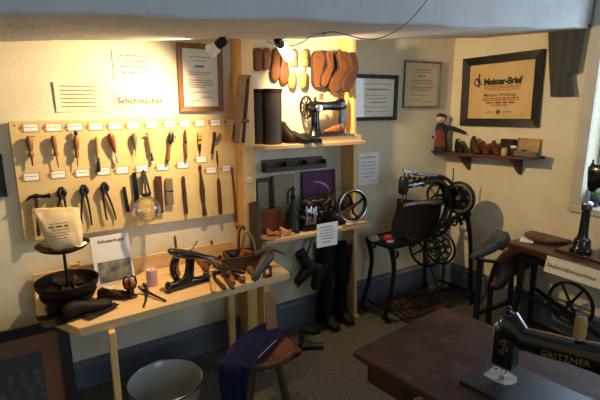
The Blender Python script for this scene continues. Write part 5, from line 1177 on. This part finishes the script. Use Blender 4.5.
for px, lab, m_, hh, r in ((504.5, 'pale cream jar before the black box on the wall shelf', mat('cream jar', '#b59a74', '#c9b08a', .4), .058, .026), (513, 'brown glass jar with a pale lid before the black box on the wall shelf', mat('brown jar', '#3a2416', '#4a3020', .25), .075, .024)):
    p = sh(px, 153, .135); t = thing('jar', lab, 'jar', p, group='jars on the wall shelf')
    MB().lathe([(r * .9, 0), (r, .005), (r, hh * .75), (r * .8, hh * .82)], p, (0, 0, 1), 18).build('jar_body', m_, t); MB().lathe([(r * .86, hh * .8), (r * .9, hh * .82), (r * .9, hh), (r * .8, hh * 1.02)], p, (0, 0, 1), 18).build('lid', CREAMP if r < .025 else KRAFT, t)
A, B = atx(517, 139, XR - .035), atx(538, 152, XR - .035)
t = thing('picture_tin', 'small gold rimmed tin picture leaning at the right end of the wall shelf', 'tin', M=wallM((XR - .03, (A.y + B.y) / 2, zs((A.y + B.y) / 2) + .004), RW) @ Matrix.Rotation(R(-8), 4, 'X'))
w, h = A.y - B.y, A.z - zs(A.y)
MB().box((0, 0, h / 2), (w, .010, h)).build('panel', mat('dull ochre picture', '#8a6a3c', '#b39560', .5, 0, 30), t, local=True, bevel=.003)
m = MB()
for z in (.006, h - .006): m.bar((-w / 2, -.007, z), (w / 2, -.007, z), .012, .006, (0, 1, 0))
for x in (-w / 2 + .006, w / 2 - .006): m.bar((x, -.007, 0), (x, -.007, h), .012, .006, (0, 1, 0))
m.build('gold_rim', mat('dull gold', '#8a6428', '#a87c38', .35, .6), t, local=True)
p = sh(526, 154, .13)
t = thing('shoe_brush', 'grey bristled shoe brush lying in front of the gold rimmed tin', 'brush', p)
MB().box(p + V((0, 0, .012)), (.045, .18, .024)).build('bristles', mat('grey bristles', '#55524c', '#7d7970', .9, 0, 80, bump=.3), t, bevel=.004); MB().box(p + V((0, 0, .030)), (.05, .185, .014)).build('brush_back', GREYW, t, bevel=.005)

# ------------------------------------------------------------------ long arm cobbler's stitching machine
mo = V((2.33, 2.47, 0))
t = thing('stitching_machine', 'black cast iron shoe stitching machine with long arm and flywheels in the corner', 'stitching machine', (2.75, 2.5, 0))
yA = 2.45
def q_(px, py, y=yA): return aty(px, py, y)
# tray table at the left
TA, TB_, TC, TD = atz(366, 238, .66), atz(391, 250, .64), atz(413, 243, .65), atz(392, 232, .66)
zt2 = .655
for v_ in (TA, TB_, TC, TD): v_.z = zt2
MB().ring_loft([[v_ + V((0, 0, -.02)) for v_ in (TA, TB_, TC, TD)], [v_ for v_ in (TA, TB_, TC, TD)]]).build('tray', IRON, t, bevel=.004)
m = MB(); rim_ = [TA, TB_, TC, TD, TA]
for p0, p1 in zip(rim_, rim_[1:]): m.bar(p0 + V((0, 0, .006)), p1 + V((0, 0, .006)), .012, .014)
m.build('tray_rim', IRON, t)
# legs
def iron_leg(top, foot, bow, name='leg'):
    d = foot - top
    pts = [top, top + V((bow * .5, 0, -.05)), top.lerp(foot, .3) + V((bow * 1.0, 0, 0)), top.lerp(foot, .6) + V((bow * .2, 0, 0)), top.lerp(foot, .82) + V((-bow * .9, 0, 0)), top.lerp(foot, .94) + V((-bow * 1.0, 0, 0)), foot + V((-bow * .2, 0, .012))]
    lg = MB().tube(smooth_path(pts, 4), [.022] * 4 + [.020] * 4 + [.018] * 12 + [.020] * 5, 10).build(name, IRON, t)
    for c, r in ((top + V((bow * 1.4 + .0, 0, -.055)), .026), (foot + V((-bow * 1.6, 0, .075)), .030)):
        m = MB(); m.torus(c, (0, 1, 0), r, .009, 20, 8); m.bar(c - V((r, 0, 0)), c + V((r, 0, 0)), .010, .008); m.build('scroll', IRON, lg)
    MB().lathe([(.028, 0), (.030, .006), (.022, .014), (.014, .02)], (foot.x - bow * .2, foot.y, 0), (0, 0, 1), 12).build('foot_pad', IRON, lg)
fB = V(atz(389, 322, 0)); fA = V(atz(364, 303, 0)); fA.y = min(fA.y, 2.72)
iron_leg(TB_ + V((.01, .01, -.01)), fB, .035); iron_leg(TA + V((.015, 0, -.01)), V((fA.x - .06, fA.y, 0)), .045)
fC = V(atz(473, 303, 0)); tC = aty(467, 203, fC.y + .05); fD = V((fC.x - .02, 2.70, 0)); 
iron_leg(V((tC.x, tC.y, .86)), fC, .02); iron_leg(V((2.98, 2.70, .86)), V((2.95, 2.70, 0)), -.02)
MB().bar(fB + V((0, 0, .09)), V((fA.x - .06, fA.y, .09)), .018, .02).build('cross_rail', IRON, t); MB().bar(fC + V((0, 0, .10)), fD + V((-.03, 0, .10)), .018, .02).build('cross_rail', IRON, t)
m = MB(); m.bar(fB.lerp(V((fA.x, fA.y, 0)), .5) + V((0, 0, .085)), fC.lerp(fD, .5) + V((0, 0, .085)), .022, .02); m.build('cross_rail', IRON, t)
MB().bar(TC + V((0, .02, -.02)), V((tC.x, tC.y, .84)), .02, .035).build('side_rail', IRON, t)
# ornate side casting under the arm
m = MB(); cA = q_(452, 214)
m.tube(smooth_path([q_(430, 236), q_(438, 224), q_(447, 213), q_(453, 205), q_(461, 206), q_(466, 213), q_(463, 220)], 3), .014, 8)
m.tube(smooth_path([q_(412, 246), q_(422, 240), q_(432, 240), q_(446, 230), q_(455, 218), q_(462, 224)], 3), .014, 8)
for px, py, r in ((463, 216, .035), (455, 222, .03), (447, 226, .03), (436, 230, .028), (466, 208, .028)): m.torus(q_(px, py), (0, 1, 0), r, .009, 20, 8); m.ell(q_(px, py), (.011, .011, .011), None, 1)
m.build('ornate_casting', IRON, t)
# flywheels
fc = aty(459.5, 198, 2.38); fr2 = aty(459.5, 181.5, 2.38).z - fc.z
axx = V((1, .16, 0)).normalized()
m = MB(); m.torus(fc, axx, fr2 - .012, .013, 40, 10); m.lathe([(.028, -.022), (.030, .02), (.018, .03)], fc, -axx, 18); m.lathe([(fr2 - .02, -.004), (fr2 - .02, .006)], fc, -axx, 40); m.build('flywheel', IRON, t)
m = MB(); m.torus(fc - axx * .008, axx, fr2 - .030, .012, 40, 8, .6); m.lathe([(.016, .022), (.018, .028), (.012, .036)], fc, -axx, 14); m.build('worn_steel_ring', mat('worn wheel steel', '#6f6a60', '#8d877b', .4, .7, 30), t)
m = MB()
for k in range(6):
    a = k * PI / 3; u, v_, _ = ortho(axx); m.ell(fc - axx * .012 + (u * math.cos(a) + v_ * math.sin(a)) * fr2 * .52, (.006, .030, .030), None, 2)
m.build('wheel_relief', IRON, t)
lc2 = aty(440, 247.5, 2.45); lr = aty(440, 231, 2.45).z - lc2.z
m = MB(); m.torus(lc2, axx, lr - .010, .011, 40, 8)
for k in range(8):
    a = k * PI / 4; u, v_, _ = ortho(axx); e = u * math.cos(a) + v_ * math.sin(a)
    m.torus(lc2 + e * lr * .55, axx, .027, .007, 16, 6)
m.torus(lc2, axx, lr * .32, .008, 24, 8); m.torus(lc2, axx, lr * .72, .006, 32, 6); m.cyl(lc2 - axx * .03, lc2 + axx * .03, .018, n=12)
m.build('ornate_wheel', mat('worn ornate iron', '#1e1b19', '#3c3733', .4, .5, 25), t)
l3 = aty(424.5, 249, 2.50); MB().wheel(l3, axx, lr * 1.08, .012, .02, 5, .009).build('treadle_wheel', IRON, t)
MB().cyl(l3 - axx * .03, lc2 + axx * .05, .012, n=10).build('axle', STEEL, t)
MB().cyl(aty(436, 195, 2.52), fc + axx * .06, .014, n=12).build('shaft', STEEL, t)
w2 = aty(436.5, 195, 2.50); MB().wheel(w2, axx, aty(436.5, 183.5, 2.5).z - w2.z, .011, .016, 5, .008).build('rear_wheel', IRON, t)
# upper arm
m = MB()
m.tube(smooth_path([q_(405, 186), q_(414, 184), q_(424, 181.5), q_(435, 180.5), q_(442, 184), q_(447, 194), q_(449, 208), q_(444, 222)], 3), [.026] * 3 + [.028] * 6 + [.034] * 6 + [.040] * 7, 12)
m.build('arm', ENAMEL, t)
m = MB(); m.tube(smooth_path([q_(414, 173.5, 2.44), q_(424, 174.5, 2.44), q_(436, 175.5, 2.44), q_(446, 178.5, 2.44), q_(453, 184.5, 2.44), q_(458, 190, 2.44)], 3), .015, 10); m.build('upper_arm_bar', mat('blued steel', '#30343c', '#5b616b', .3, .7, 10), t)
m = MB(); m.bar(q_(403, 170.5, 2.43), q_(417, 172, 2.43), .022, .024); m.bar(q_(417, 173.5, 2.42), q_(437, 175, 2.42), .020, .020); m.tube([q_(412, 187, 2.43), q_(416, 184.5, 2.43), q_(423, 183, 2.42)], [.007, .010, .008], 8); m.build('bright_levers', mat('dull bright steel', '#7d8088', '#a9adb4', .3, .85, 15), t)
for px, py in ((410, 178), (415, 178.5), (421, 179), (427, 178.5), (433, 178), (431, 183), (424, 185)): MB().lathe([(.012, -.02), (.016, -.015), (.016, .0), (.009, .01)], q_(px, py, 2.43), (.3, -1, .2), 10).build('cam', STEEL, t)
hd0, hd1 = q_(404.5, 181), q_(403.5, 191.5)
m = MB(); m.ring_loft([[c + V((rx * math.cos(k * PI / 8), .036 * math.sin(k * PI / 8), 0)) for k in range(16)] for c, rx in ((q_(404, 177), .024), (q_(404, 180), .040), (q_(403.5, 186), .043), (q_(403, 191), .040), (q_(402.5, 194), .020))]); m.build('needle_head', IRON, t)
m = MB(); m.cyl(q_(403, 193), q_(401.5, 203), .007, n=8); m.cyl(q_(406.5, 193), q_(405.5, 200), .006, n=8); m.cyl(q_(404.5, 178), q_(404.5, 169), .006, n=8); m.cyl(q_(408, 178), q_(409, 170), .006, n=8); m.build('needle_bar', STEEL, t)
MB().cyl(q_(453, 181), q_(453.5, 168), .006, .004, 8).build('oiler_pin', RUST, t)
# lower arm
m = MB(); m.tube([q_(405, 205.5, 2.42), q_(420, 202.6, 2.43), q_(443, 200.5, 2.46)], [.017, .019, .024], 14); m.build('lower_arm', mat('bright worn tube', '#6e737c', '#9ea3ab', .28, .85, 10), t)
MB().lathe([(.022, -.006), (.024, 0), (.022, .006)], q_(415.5, 203.5, 2.43), (1, 0, 0), 14).build('collar', STEEL, t)
# drape of dark leather boot leg on the lower arm
L0 = q_(404, 203, 2.40)
t2 = thing('leather_drape', 'dark leather boot leg hanging behind the lower arm of the stitching machine', 'leather', q_(415, 240, 2.48))
c_top = [q_(396, 198, 2.60), q_(440, 203, 2.58)]; c_bot = [q_(390, 236, 2.54), q_(436, 236, 2.54)]
def blg(u, v, sgn):
    a = c_top[0].lerp(c_top[1], u); b = c_bot[0].lerp(c_bot[1], u); p = a.lerp(b, v); p.y += sgn * (.012 + .045 * v) * math.sin(PI * min(max(u, .02), .98)) - .012; p.x += .01 * math.sin(v * 7); return p
rings = []
for k in range(9):
    v = k / 8; rings.append([blg(u / 10, v, -1) for u in range(11)] + [blg(1 - u / 10, v, 1) for u in range(11)])
MB().ring_loft(rings).build('leather_leg', mat('dark red brown leather', '#120a08', '#22120d', .75, 0, 8, bump=.15, spec=.2), t2)
# treadle
A_, B_, C_, D_ = atz(394, 316, .06), atz(402, 300, .08), atz(437, 293, .08), atz(437, 306, .06)
A_, B_, C_, D_ = (V((2.42, 2.33, .07)), V((2.42, 2.60, .10)), V((2.86, 2.60, .10)), V((2.86, 2.33, .07)))
m = MB()
for p0, p1 in ((A_, B_), (B_, C_), (C_, D_), (D_, A_)): m.bar(p0, p1, .022, .016)
for k in range(1, 8): f = k / 8; m.bar(A_.lerp(D_, f), B_.lerp(C_, f), .010, .010)
for i in range(6):
    for j in range(3): c = A_.lerp(D_, (i + .7) / 6.4).lerp(B_.lerp(C_, (i + .7) / 6.4), (j + .5) / 3); m.torus(c, (0, -.1, 1), .028, .006, 14, 6)
m.build('treadle', MATS['rusty iron'], t)
MB().cyl((2.9, 2.46, .085), l3 + V((.02, 0, -.02)), .007, n=8).build('pitman_rod', STEEL, t)
# red rag and tins on the tray
def onT(px, py): p = atz(px, py, zt2); return p
p = onT(372, 241.5)
rag = MB().ell(p + V((.02, -.0, .022)), (.04, .04, .024), None, 3, .5, 30, 2).build('white_rag', mat('grey white rag', '#9a948e', '#b8b2aa', .9, 0, 20)); tag(rag, 'crumpled pale rag at the left corner of the stitching machine tray', 'rag')
p = onT(386, 242)
rag = MB().ell(p + V((.03, .02, .026)), (.055, .04, .026), None, 3, .5, 30, 5).build('red_rag', mat('red rag', '#7a201c', '#9a2f28', .9, 0, 20)); tag(rag, 'crumpled red rag on the stitching machine tray', 'rag')
p = onT(391, 246.5)
t2 = thing('spool_tin', 'small dull tin box at the front of the stitching machine tray', 'tin', p); MB().box(p + V((.02, .03, .014)), (.06, .045, .028), Matrix.Rotation(.5, 4, 'Z')).build('box', STEEL, t2, bevel=.003); MB().box(p + V((.02, .03, .030)), (.063, .048, .006), Matrix.Rotation(.5, 4, 'Z')).build('lid', mat('pale tin lid', '#8d8a86', '#a5a29c', .4, .5), t2, bevel=.002)

# ------------------------------------------------------------------ finishing stand with leather boots
yS = 2.02
t = thing('boot_stand', 'dark wooden three legged stand carrying boots, beside the stitching machine', 'stand', aty(492, 300, yS) * V((1, 1, 0)) if False else (aty(492, 300, yS).x, yS, 0))
def s_(px, py, dy=0): return aty(px, py, yS + dy)
ZT = s_(486, 260).z
m = MB(); m.tube([s_(473, 256, .02), s_(480, 260), s_(490, 261), s_(503, 262, .0), s_(512, 262, .0)], [.018, .024, .026, .026, .02], 10, flat=(0, 0, 1)); m.build('top_bar', BLACKW, t)
for (a, b), (fx, fy) in (((480, 261), (478, 316)), ((491, 280), (491, 318)), ((512, 270), (512, 306))):
    p = s_(a, b); f = s_(fx, fy); MB().tube([p, V((p.x + .01, p.y, p.z * .5)), V((p.x + .015, p.y, 0))], [.022, .020, .024], 10).build('leg', BLACKW, t)
m = MB(); m.bar(V((s_(480, 261).x + .014, yS, .14)), V((s_(512, 270).x + .014, yS, .14)), .03, .03); m.build('stretcher', BLACKW, t)
def leather_tube(name, label, pts, rs, m_, cat='boot', sole=None):
    t = thing(name, label, cat, pts[-1])
    MB().tube(smooth_path(pts, 3), rs, 16).build('shaft', m_, t); 
    return t
greyl = mat('dusty grey leather', '#2c2b28', '#474440', .6, 0, 9, bump=.2)
P = [s_(471, 257, -.03), s_(479, 253, -.03), s_(488, 248, -.03), s_(496, 242, -.03)]
t = leather_tube('leather_boot', 'dusty grey leather boot lying across the top of the boot stand, its heel raised', P, [.012, .018, .026, .034, .040, .044, .048, .052, .054, .040], greyl)
MB().box(s_(500, 240, -.03) , (.12, .11, .11), Matrix.Rotation(R(-28), 4, 'Y')).build('heel', mat('grey heel leather', '#3a3834', '#55514b', .6, 0, 10, bump=.2), t, bevel=.02)
P = [s_(496, 284, -.05), s_(500, 276, -.05), s_(506, 267, -.04), s_(514, 260, -.03), s_(521, 257, -.02), s_(526, 255, -.02)]
brl = mat('dark reddish brown leather', '#2a1611', '#422419', .5, 0, 8, bump=.15)
t = leather_tube('leather_boot', 'dark reddish brown leather boot hanging toe down from the boot stand', P, [.06, .066, .07, .074, .08, .086, .09, .094, .098, .102, .104, .104, .102, .096, .085, .06], brl)
MB().ell(s_(496, 284, -.05), (.068, .055, .05)).build('toe', brl, t)
MB().ell(s_(527, 255, -.02), (.055, .08, .10)).build('heel', mat('near black leather', '#140c0a', '#20130f', .45, 0, 10), t)

# ------------------------------------------------------------------ right table with post bed sewing machine
ZR = .72
A, B, C = atz(507, 242, ZR), atz(545, 227, ZR), atz(600, 272, ZR)
TX0, TY1 = A.x, A.y + .01
t = thing('machine_table', 'dark wooden sewing machine table on a black iron stand under the window', 'table', (3.1, 1.4, 0))
tx1, ty0 = XR - .04, .75
MB().box(((TX0 + tx1) / 2, (TY1 + ty0) / 2, ZR - .0225), (tx1 - TX0, TY1 - ty0, .045)).build('table_top', mat('dark stained table top', '#35190f', '#54291a', .3, 0, 4, (4, .7, 4), .05), t, bevel=.006)
for x in (TX0 + .07, tx1 - .08):
    for y in (TY1 - .10, ty0 + .1): 
        m = MB(); m.tube(smooth_path([V((x, y, ZR - .045)), V((x, y, .4)), V((x + (.02 if x > 3.1 else -.02), y, .1)), V((x, y, 0))]), [.022] * 5 + [.018] * 5 + [.024] * 3, 10); m.build('leg', IRON, t)
m = MB(); m.bar((TX0 + .07, TY1 - .1, .35), (tx1 - .08, ty0 + .1, .12), .025, .02); m.bar((tx1 - .08, TY1 - .1, .35), (TX0 + .07, ty0 + .1, .12), .025, .02); m.bar((TX0 + .07, TY1 - .1, .62), (TX0 + .07, ty0 + .1, .62), .02, .04); m.build('cross_brace', IRON, t)
m = MB(); 
for k in range(9): m.bar((TX0 + .10, ty0 + .2 + .1 * k, .09), (tx1 - .12, ty0 + .2 + .1 * k, .09), .02, .012)
m.bar((TX0 + .10, ty0 + .15, .09), (TX0 + .10, ty0 + 1.05, .09), .02, .02); m.bar((tx1 - .12, ty0 + .15, .09), (tx1 - .12, ty0 + 1.05, .09), .02, .02); m.build('treadle', IRON, t)
MB().wheel((tx1 - .16, 1.5, .36), (1, 0, 0), .16, .012, .02, 6, .009).build('treadle_wheel', IRON, t)
# oval wooden board and papers
a, b = atz(525, 238, ZR), atz(573, 240, ZR); c = (a + b) / 2
t = thing('oval_board', 'worn oval brown leather covered board lying on the right machine table', 'board', (c.x + .0, c.y + .0, ZR + .004), R(-33))
ow = (a - b).length / 2
MB().ring_loft([[(s * ow * math.cos(k * PI / 20), s * .145 * math.copysign(abs(math.sin(k * PI / 20)) ** .8, math.sin(k * PI / 20)), z) for k in range(40)] for z, s in ((0, .96), (.006, 1), (.018, 1), (.024, .95), (.024, .6))]).build('board', mat('scuffed brown leather', '#3c2218', '#6b4430', .4, 0, 7, bump=.08), t, local=True)
MB().torus((0, 0, .012), (0, 0, 1), .01, .002).build('rim_mark', LEATHD, t, local=True)
p = atz(528, 240, ZR)
for k, (px, py, lab, an) in enumerate(((522, 240, 'white paper sheet sticking out at the left under the oval board', .5), (535, 230, 'white paper slip behind the oval board on the right table', .1))):
    p = atz(px, py, ZR); o = MB().box(p + V((.03, -.02, .0012 + .0008 * k)), (.13, .09, .0012), Matrix.Rotation(an, 4, 'Z')).build('paper_sheet', PAPERW, smooth=False); tag(o, lab, 'paper', 'papers on the right table')
# post bed machine
cb = atz(580, 249, ZR)
cy = 1.5; cx = aty(581, 249, cy).x
MBz = ZR + .002
t = thing('post_bed_machine', 'black post bed sewing machine standing before the window on the right table', 'sewing machine', (cx, cy, MBz))
MB().box((cx + .0, cy - .20, MBz + .008), (.20, .64, .016)).build('bed_plate', ENAMEL, t, bevel=.004)
topz = aty(584, 203, cy).z
MB().lathe([(.068, .014), (.070, .03), (.056, .045), (.052, .09), (.048, .10), (.036, .11), (.030, .14), (.026, topz - MBz - .06), (.034, topz - MBz - .05), (.034, topz - MBz - .015), (.024, topz - MBz)], (cx, cy, MBz), (0, 0, 1), 18).build('post', ENAMEL, t)
MB().ell((cx, cy, topz - .012), (.038, .036, .022)).build('post_head', BRIGHT, t)
hp = aty(587, 180, cy)
zt3, zb3 = aty(587, 165, cy).z, aty(583, 192, cy).z
MB().ring_loft([[V((cx + dx + sx * math.copysign(abs(math.cos(k * PI / 8)) ** .6, math.cos(k * PI / 8)), cy - .02 + dy + sy * math.copysign(abs(math.sin(k * PI / 8)) ** .6, math.sin(k * PI / 8)), z)) for k in range(16)] for z, sx, sy, dx, dy in
   ((zb3, .018, .018, 0, .0), (zb3 + .02, .026, .030, 0, 0), (zb3 + .05, .036, .052, 0, -.02), (zt3 - .05, .040, .075, 0, -.035), (zt3 - .02, .038, .07, 0, -.03), (zt3, .026, .045, 0, -.02))]).build('needle_head', ENAMEL, t)
MB().lathe([(.012, 0), (.014, .006), (.007, .012), (.007, .025), (.010, .03)], (cx, cy - .0, zt3 - .002), (0, 0, 1), 12).build('tension_knob', STEEL, t)
zc3 = (zt3 + zb3) / 2
rings = [[V((cx + sx * math.cos(k * PI / 8), y, z + sz * math.sin(k * PI / 8))) for k in range(16)] for y, z, sx, sz in ((cy - .04, zc3 + .03, .032, .052), (cy - .10, zc3 + .025, .03, .042), (cy - .22, zc3 + .025, .03, .038), (cy - .36, zc3 + .02, .034, .046), (cy - .43, zc3, .038, .06), (cy - .46, zc3 - .02, .03, .05))]
MB().ring_loft(rings).build('arm', ENAMEL, t)
MB().ring_loft([[V((cx + sx * math.cos(k * PI / 8), cy - .42 + sy * math.sin(k * PI / 8), z)) for k in range(16)] for z, sx, sy in ((MBz + .014, .075, .075), (MBz + .04, .06, .06), (MBz + .2, .04, .042), (zc3 - .02, .04, .045))]).build('pillar', ENAMEL, t)
m = MB(); m.cyl((cx, cy, zb3 + .01), (cx, cy, topz + .004), .008, n=8); m.cyl((cx - .012, cy + .006, zb3 + .01), (cx - .012, cy + .006, topz + .012), .007, n=8); m.tube([(cx - .012, cy + .006, topz + .012), (cx - .03, cy + .01, topz + .02), (cx - .03, cy + .01, topz + .004)], .004, 6); m.build('needle_bar', BRIGHT, t)
MB().wheel((cx, cy - .53, zc3), (0, 1, 0), .085, .010, .018, 6, .006).build('hand_wheel', ENAMEL, t)
MB().cyl((cx, cy - .44, zc3), (cx, cy - .54, zc3), .014, n=10).build('wheel_shaft', STEEL, t)
# sign
SA, SB_, SC, SD = aty(548, 253.5, 1.6), aty(600, 266, 1.6), aty(543, 268, 1.6), None
sx_ = TX0 - .012
l0 = atx(547, 254, sx_); r0 = atx(607, 269, sx_); lb = atx(544, 269, sx_)
zt4 = (l0.z + r0.z) / 2; w = l0.y - r0.y; h = l0.z - lb.z
t = thing('machine_sign', 'long cream sign lettered with the machine type on the front edge of the right table', 'sign', M=Matrix.Translation((sx_ - .004, (l0.y + r0.y) / 2, l0.z - h / 2 - .01)) @ Matrix.Rotation(RW, 4, 'Z') @ Matrix.Rotation(R(-14), 4, 'X'))
MB().box((0, 0, 0), (w, .004, h)).build('card', mat('cream sign card', '#cfc6b2', '#dbd3c0', .6, 0, 5), t, local=True, bevel=.001)
lettering(t, 'Säulennähmaschine', INK, Matrix.Translation((-w * .05, -.003, -h * .03)) @ FACE, h * .365, bold=.0003)
MB().lathe([(.004, 0), (.004, .002), (.001, .003)], (-w / 2 + .014, -.002, h * .25), (0, -1, 0), 8).build('pin', STEEL, t, local=True)

# window sill plant
p = V((XR + .06, aty(594, 196, 1.4).y, WZ0 + .005)); q = atx(594, 195, XR + .06)
t = thing('potted_plant', 'small green potted plant on the window sill behind the post bed machine', 'plant', (q.x, q.y, WZ0 + .005))
MB().lathe([(.030, 0), (.036, .03), (.042, .062), (.044, .064), (.044, .072), (.036, .072)], (q.x, q.y, WZ0 + .005), (0, 0, 1), 18).build('pot', mat('dark plant pot', '#2b2f30', '#3a4040', .5), t)
m = MB(); r2 = random.Random(2)
for k in range(26):
    a = r2.uniform(0, 6.28); e = r2.uniform(.2, 1.2); L = r2.uniform(.04, .085); d = V((math.cos(a) * math.cos(e), math.sin(a) * math.cos(e), math.sin(e))); o = V((q.x, q.y, WZ0 + .075)); s2 = d.cross(V((0, 0, 1))).normalized()
    m.grid(lambda u, v: o + d * (u * L) + s2 * ((v - .5) * .026 * math.sin(PI * min(.06 + u, .98))) + V((0, 0, -.02 * u * u)), 5, 2, .001)
m.build('leaves', mat('plant green', '#38552a', '#587a3c', .5, 0, 20), t)

# ------------------------------------------------------------------ front table with black sewing machine
ZF = .72
c0, c1 = atz(352.5, 351.5, ZF), atz(443, 306, ZF)
ux = (c1 - c0); wt = ux.length; ux.normalize(); ang = math.atan2(ux.y, ux.x); uy = V((ux.y, -ux.x, 0))      # uy runs towards the camera side
LT = 1.15
t = thing('sewing_table', 'worn brown wooden sewing table with a drawer in the right foreground', 'table', (c0.x, c0.y, 0), ang)
tm = mat('worn scratched table top', '#22110c', '#5a3729', .6, 0, 6.5, (1.4, 1, 1), .1, 25, .2, 12, 0, .7)
nt = tm.node_tree; bsdf = nt.nodes['Principled BSDF']      # pale flaked wear marks
n3 = nt.nodes.new('ShaderNodeTexNoise'); n3.inputs['Scale'].default_value = 21; n3.inputs['Detail'].default_value = 8; n3.inputs['Distortion'].default_value = .6
tc3 = nt.nodes.new('ShaderNodeTexCoord'); nt.links.new(tc3.outputs['Object'], n3.inputs['Vector'])
rp = nt.nodes.new('ShaderNodeValToRGB'); rp.color_ramp.elements[0].position = .65; rp.color_ramp.elements[1].position = .86
mx = nt.nodes.new('ShaderNodeMixRGB'); nt.links.new(n3.outputs['Fac'], rp.inputs[0]); nt.links.new(rp.outputs[0], mx.inputs[0])
old = [l for l in nt.links if l.to_socket == bsdf.inputs['Base Color']][0].from_socket
nt.links.new(old, mx.inputs[1]); mx.inputs[2].default_value = (*lin('#8a7566'), 1); nt.links.new(mx.outputs[0], bsdf.inputs['Base Color'])
MB().box((wt / 2, -LT / 2, ZF - .012), (wt, LT, .024)).build('table_top', tm, t, local=True, bevel=.006)
MB().box((wt / 2, -LT / 2, ZF - .032), (wt - .03, LT - .03, .018)).build('top_moulding', mat('table edge wood', '#4a2a18', '#6a3e24', .4, 0, 6), t, local=True, bevel=.006)
m = MB(); m.box((wt / 2 + .08, -LT / 2, ZF - .06), (wt - .36, LT - .3, .04)); m.build('apron_frame', MATS['table edge wood'], t, local=True)
dw = MB().box((.05 + .12, -.14, ZF - .092), (.24, .20, .10)).build('drawer', mat('dark drawer wood', '#2c1a12', '#442a1c', .4, 0, 6), t, local=True, bevel=.004)
MB().box((.047, -.14, ZF - .092), (.010, .185, .085)).build('drawer_front', MATS['dark drawer wood'], dw, local=True, bevel=.004)
MB().lathe([(.006, 0), (.006, .012), (.014, .02), (.012, .03), (.003, .034)], (.17, -.24, ZF - .092), (0, -1, 0), 14).build('knob', STEEL, dw, local=True)
for x in (.10, wt - .09):
    for y in (-.12, -LT + .1):
        if x < .2 and y > -.2: x_ = .40
        else: x_ = x
        MB().tube(smooth_path([V((x_, y, ZF - .12)), V((x_ - .015, y, .45)), V((x_ + .02, y, .15)), V((x_, y, 0))]), [.02] * 13, 10).build('leg', IRON, t, local=True)
MB().bar((.40, -LT / 2, .12), (wt - .09, -LT / 2, .12), .025, .3).build('treadle', IRON, t, local=True)

W2M = t.matrix_basis.copy(); inv = W2M.inverted()
pl0, pl1 = inv @ atz(464, 385, ZF), inv @ atz(494, 358, ZF)
px0, px1 = pl0.x, pl1.x; py1 = max(pl0.y, pl1.y)
nd = inv @ atz(504, 376, ZF)
print('plate', pl0, pl1, 'needle', nd, 'wt', wt)
hd = inv @ atz(503, 377, ZF + .012)
bpw = px1 - px0; pcx = (px0 + px1) / 2
mc_ = W2M @ V((hd.x, hd.y, ZF + .001))
t = thing('sewing_machine', 'large black sewing machine lettered along its arm on the foreground table', 'sewing machine', mc_, ang - PI / 2)
# local x now runs along the table away from the window wall
gy = inv @ mc_
off = -(hd.x - pcx)      # plate centre relative to the needle, across the arm
bl0 = py1 - hd.y
LM = .43
topH = .262
hz = topH - .045
MB().box(((-bl0 + LM + .03) / 2, (pcx - hd.x), .005), (LM + .03 + bl0, bpw, .010)).build('bed_plate', mat('blue black bed plate', '#141a24', '#202934', .38, .2, 9), t, local=True, bevel=.002)
hz = sm_parts(t, LM, topH, ENAMEL, .075, bed=(.02, 0, .010), bedoff=-.05, plate=False, head_h=.155, hs=1.45, dip=.020, rise=.17)
m = MB(); m.prism([(-.055, -.045), (.0, -.05), (.03, -.042), (.045, -.02), (.048, .01), (.035, .035), (.0, .045), (-.055, .045)], (0, 0, .0102), (1, 0, 0), (0, 1, 0), .002); m.build('needle_plate', mat('worn needle plate', '#8f8c86', '#b5b2ac', .4, .5, 14), t, local=True)
MB().lathe([(.006, 0), (.006, .001), (.001, .0012)], (-.042, .03, .0124), (0, 0, 1), 10).build('plate_hole', INK, t, local=True)
lettering(t, 'GRITZNER', mat('worn gold lettering', '#6a5830', '#80693a', .5, .3, 30), Matrix.Translation((.205, -.0405, hz - .016) ) @ Matrix.Rotation(R(-10), 4, 'Y') @ FACE, .028, bold=.0004, spacing=1.15)
m = MB()
for k in range(5): m.torus((-.002 + .012 * (k % 2), -.0305, hz - .02 - .018 * k), (0, 1, 0), .008, .0012, 12, 4)
m.build('gold_ornament', MATS['worn gold lettering'], t, local=True)
sp = W2M.inverted()
tp = t.matrix_basis.copy()
sx = None
for k in range(60):      # spool stands on the top of the arm
    x = .05 + k * .005; P = tp @ V((x, 0, hz + .05)); 
    r = P - V((0, 0, EYE)); 
    f = r.x * math.cos(AZ) + r.y * math.sin(AZ); rr = r.x * math.sin(AZ) - r.y * math.cos(AZ)
    d = f * math.cos(PITCH) - r.z * math.sin(PITCH)
    if 300 + FPX * rr / d > 578.5: sx = x; break
sx = sx or .2
P = tp @ V((sx, .0, hz + .004 + .17 * (sx - .07) + .018))
s = thing('thread_spool', 'tall spool of cream thread standing on the arm of the foreground sewing machine', 'spool', P)
MB().lathe([(.016, 0), (.018, .003), (.017, .008), (.0185, .02), (.0185, .062), (.017, .070), (.014, .074), (.008, .078), (.003, .078)], P, (0, 0, 1), 18).build('thread', mat('cream thread', '#8a6c36', '#a18148', .7, 0, 40, (.5, .5, 6)), s)
MB().cyl(P, P + V((0, 0, .088)), .0018, n=6).build('spool_pin', STEEL, s)
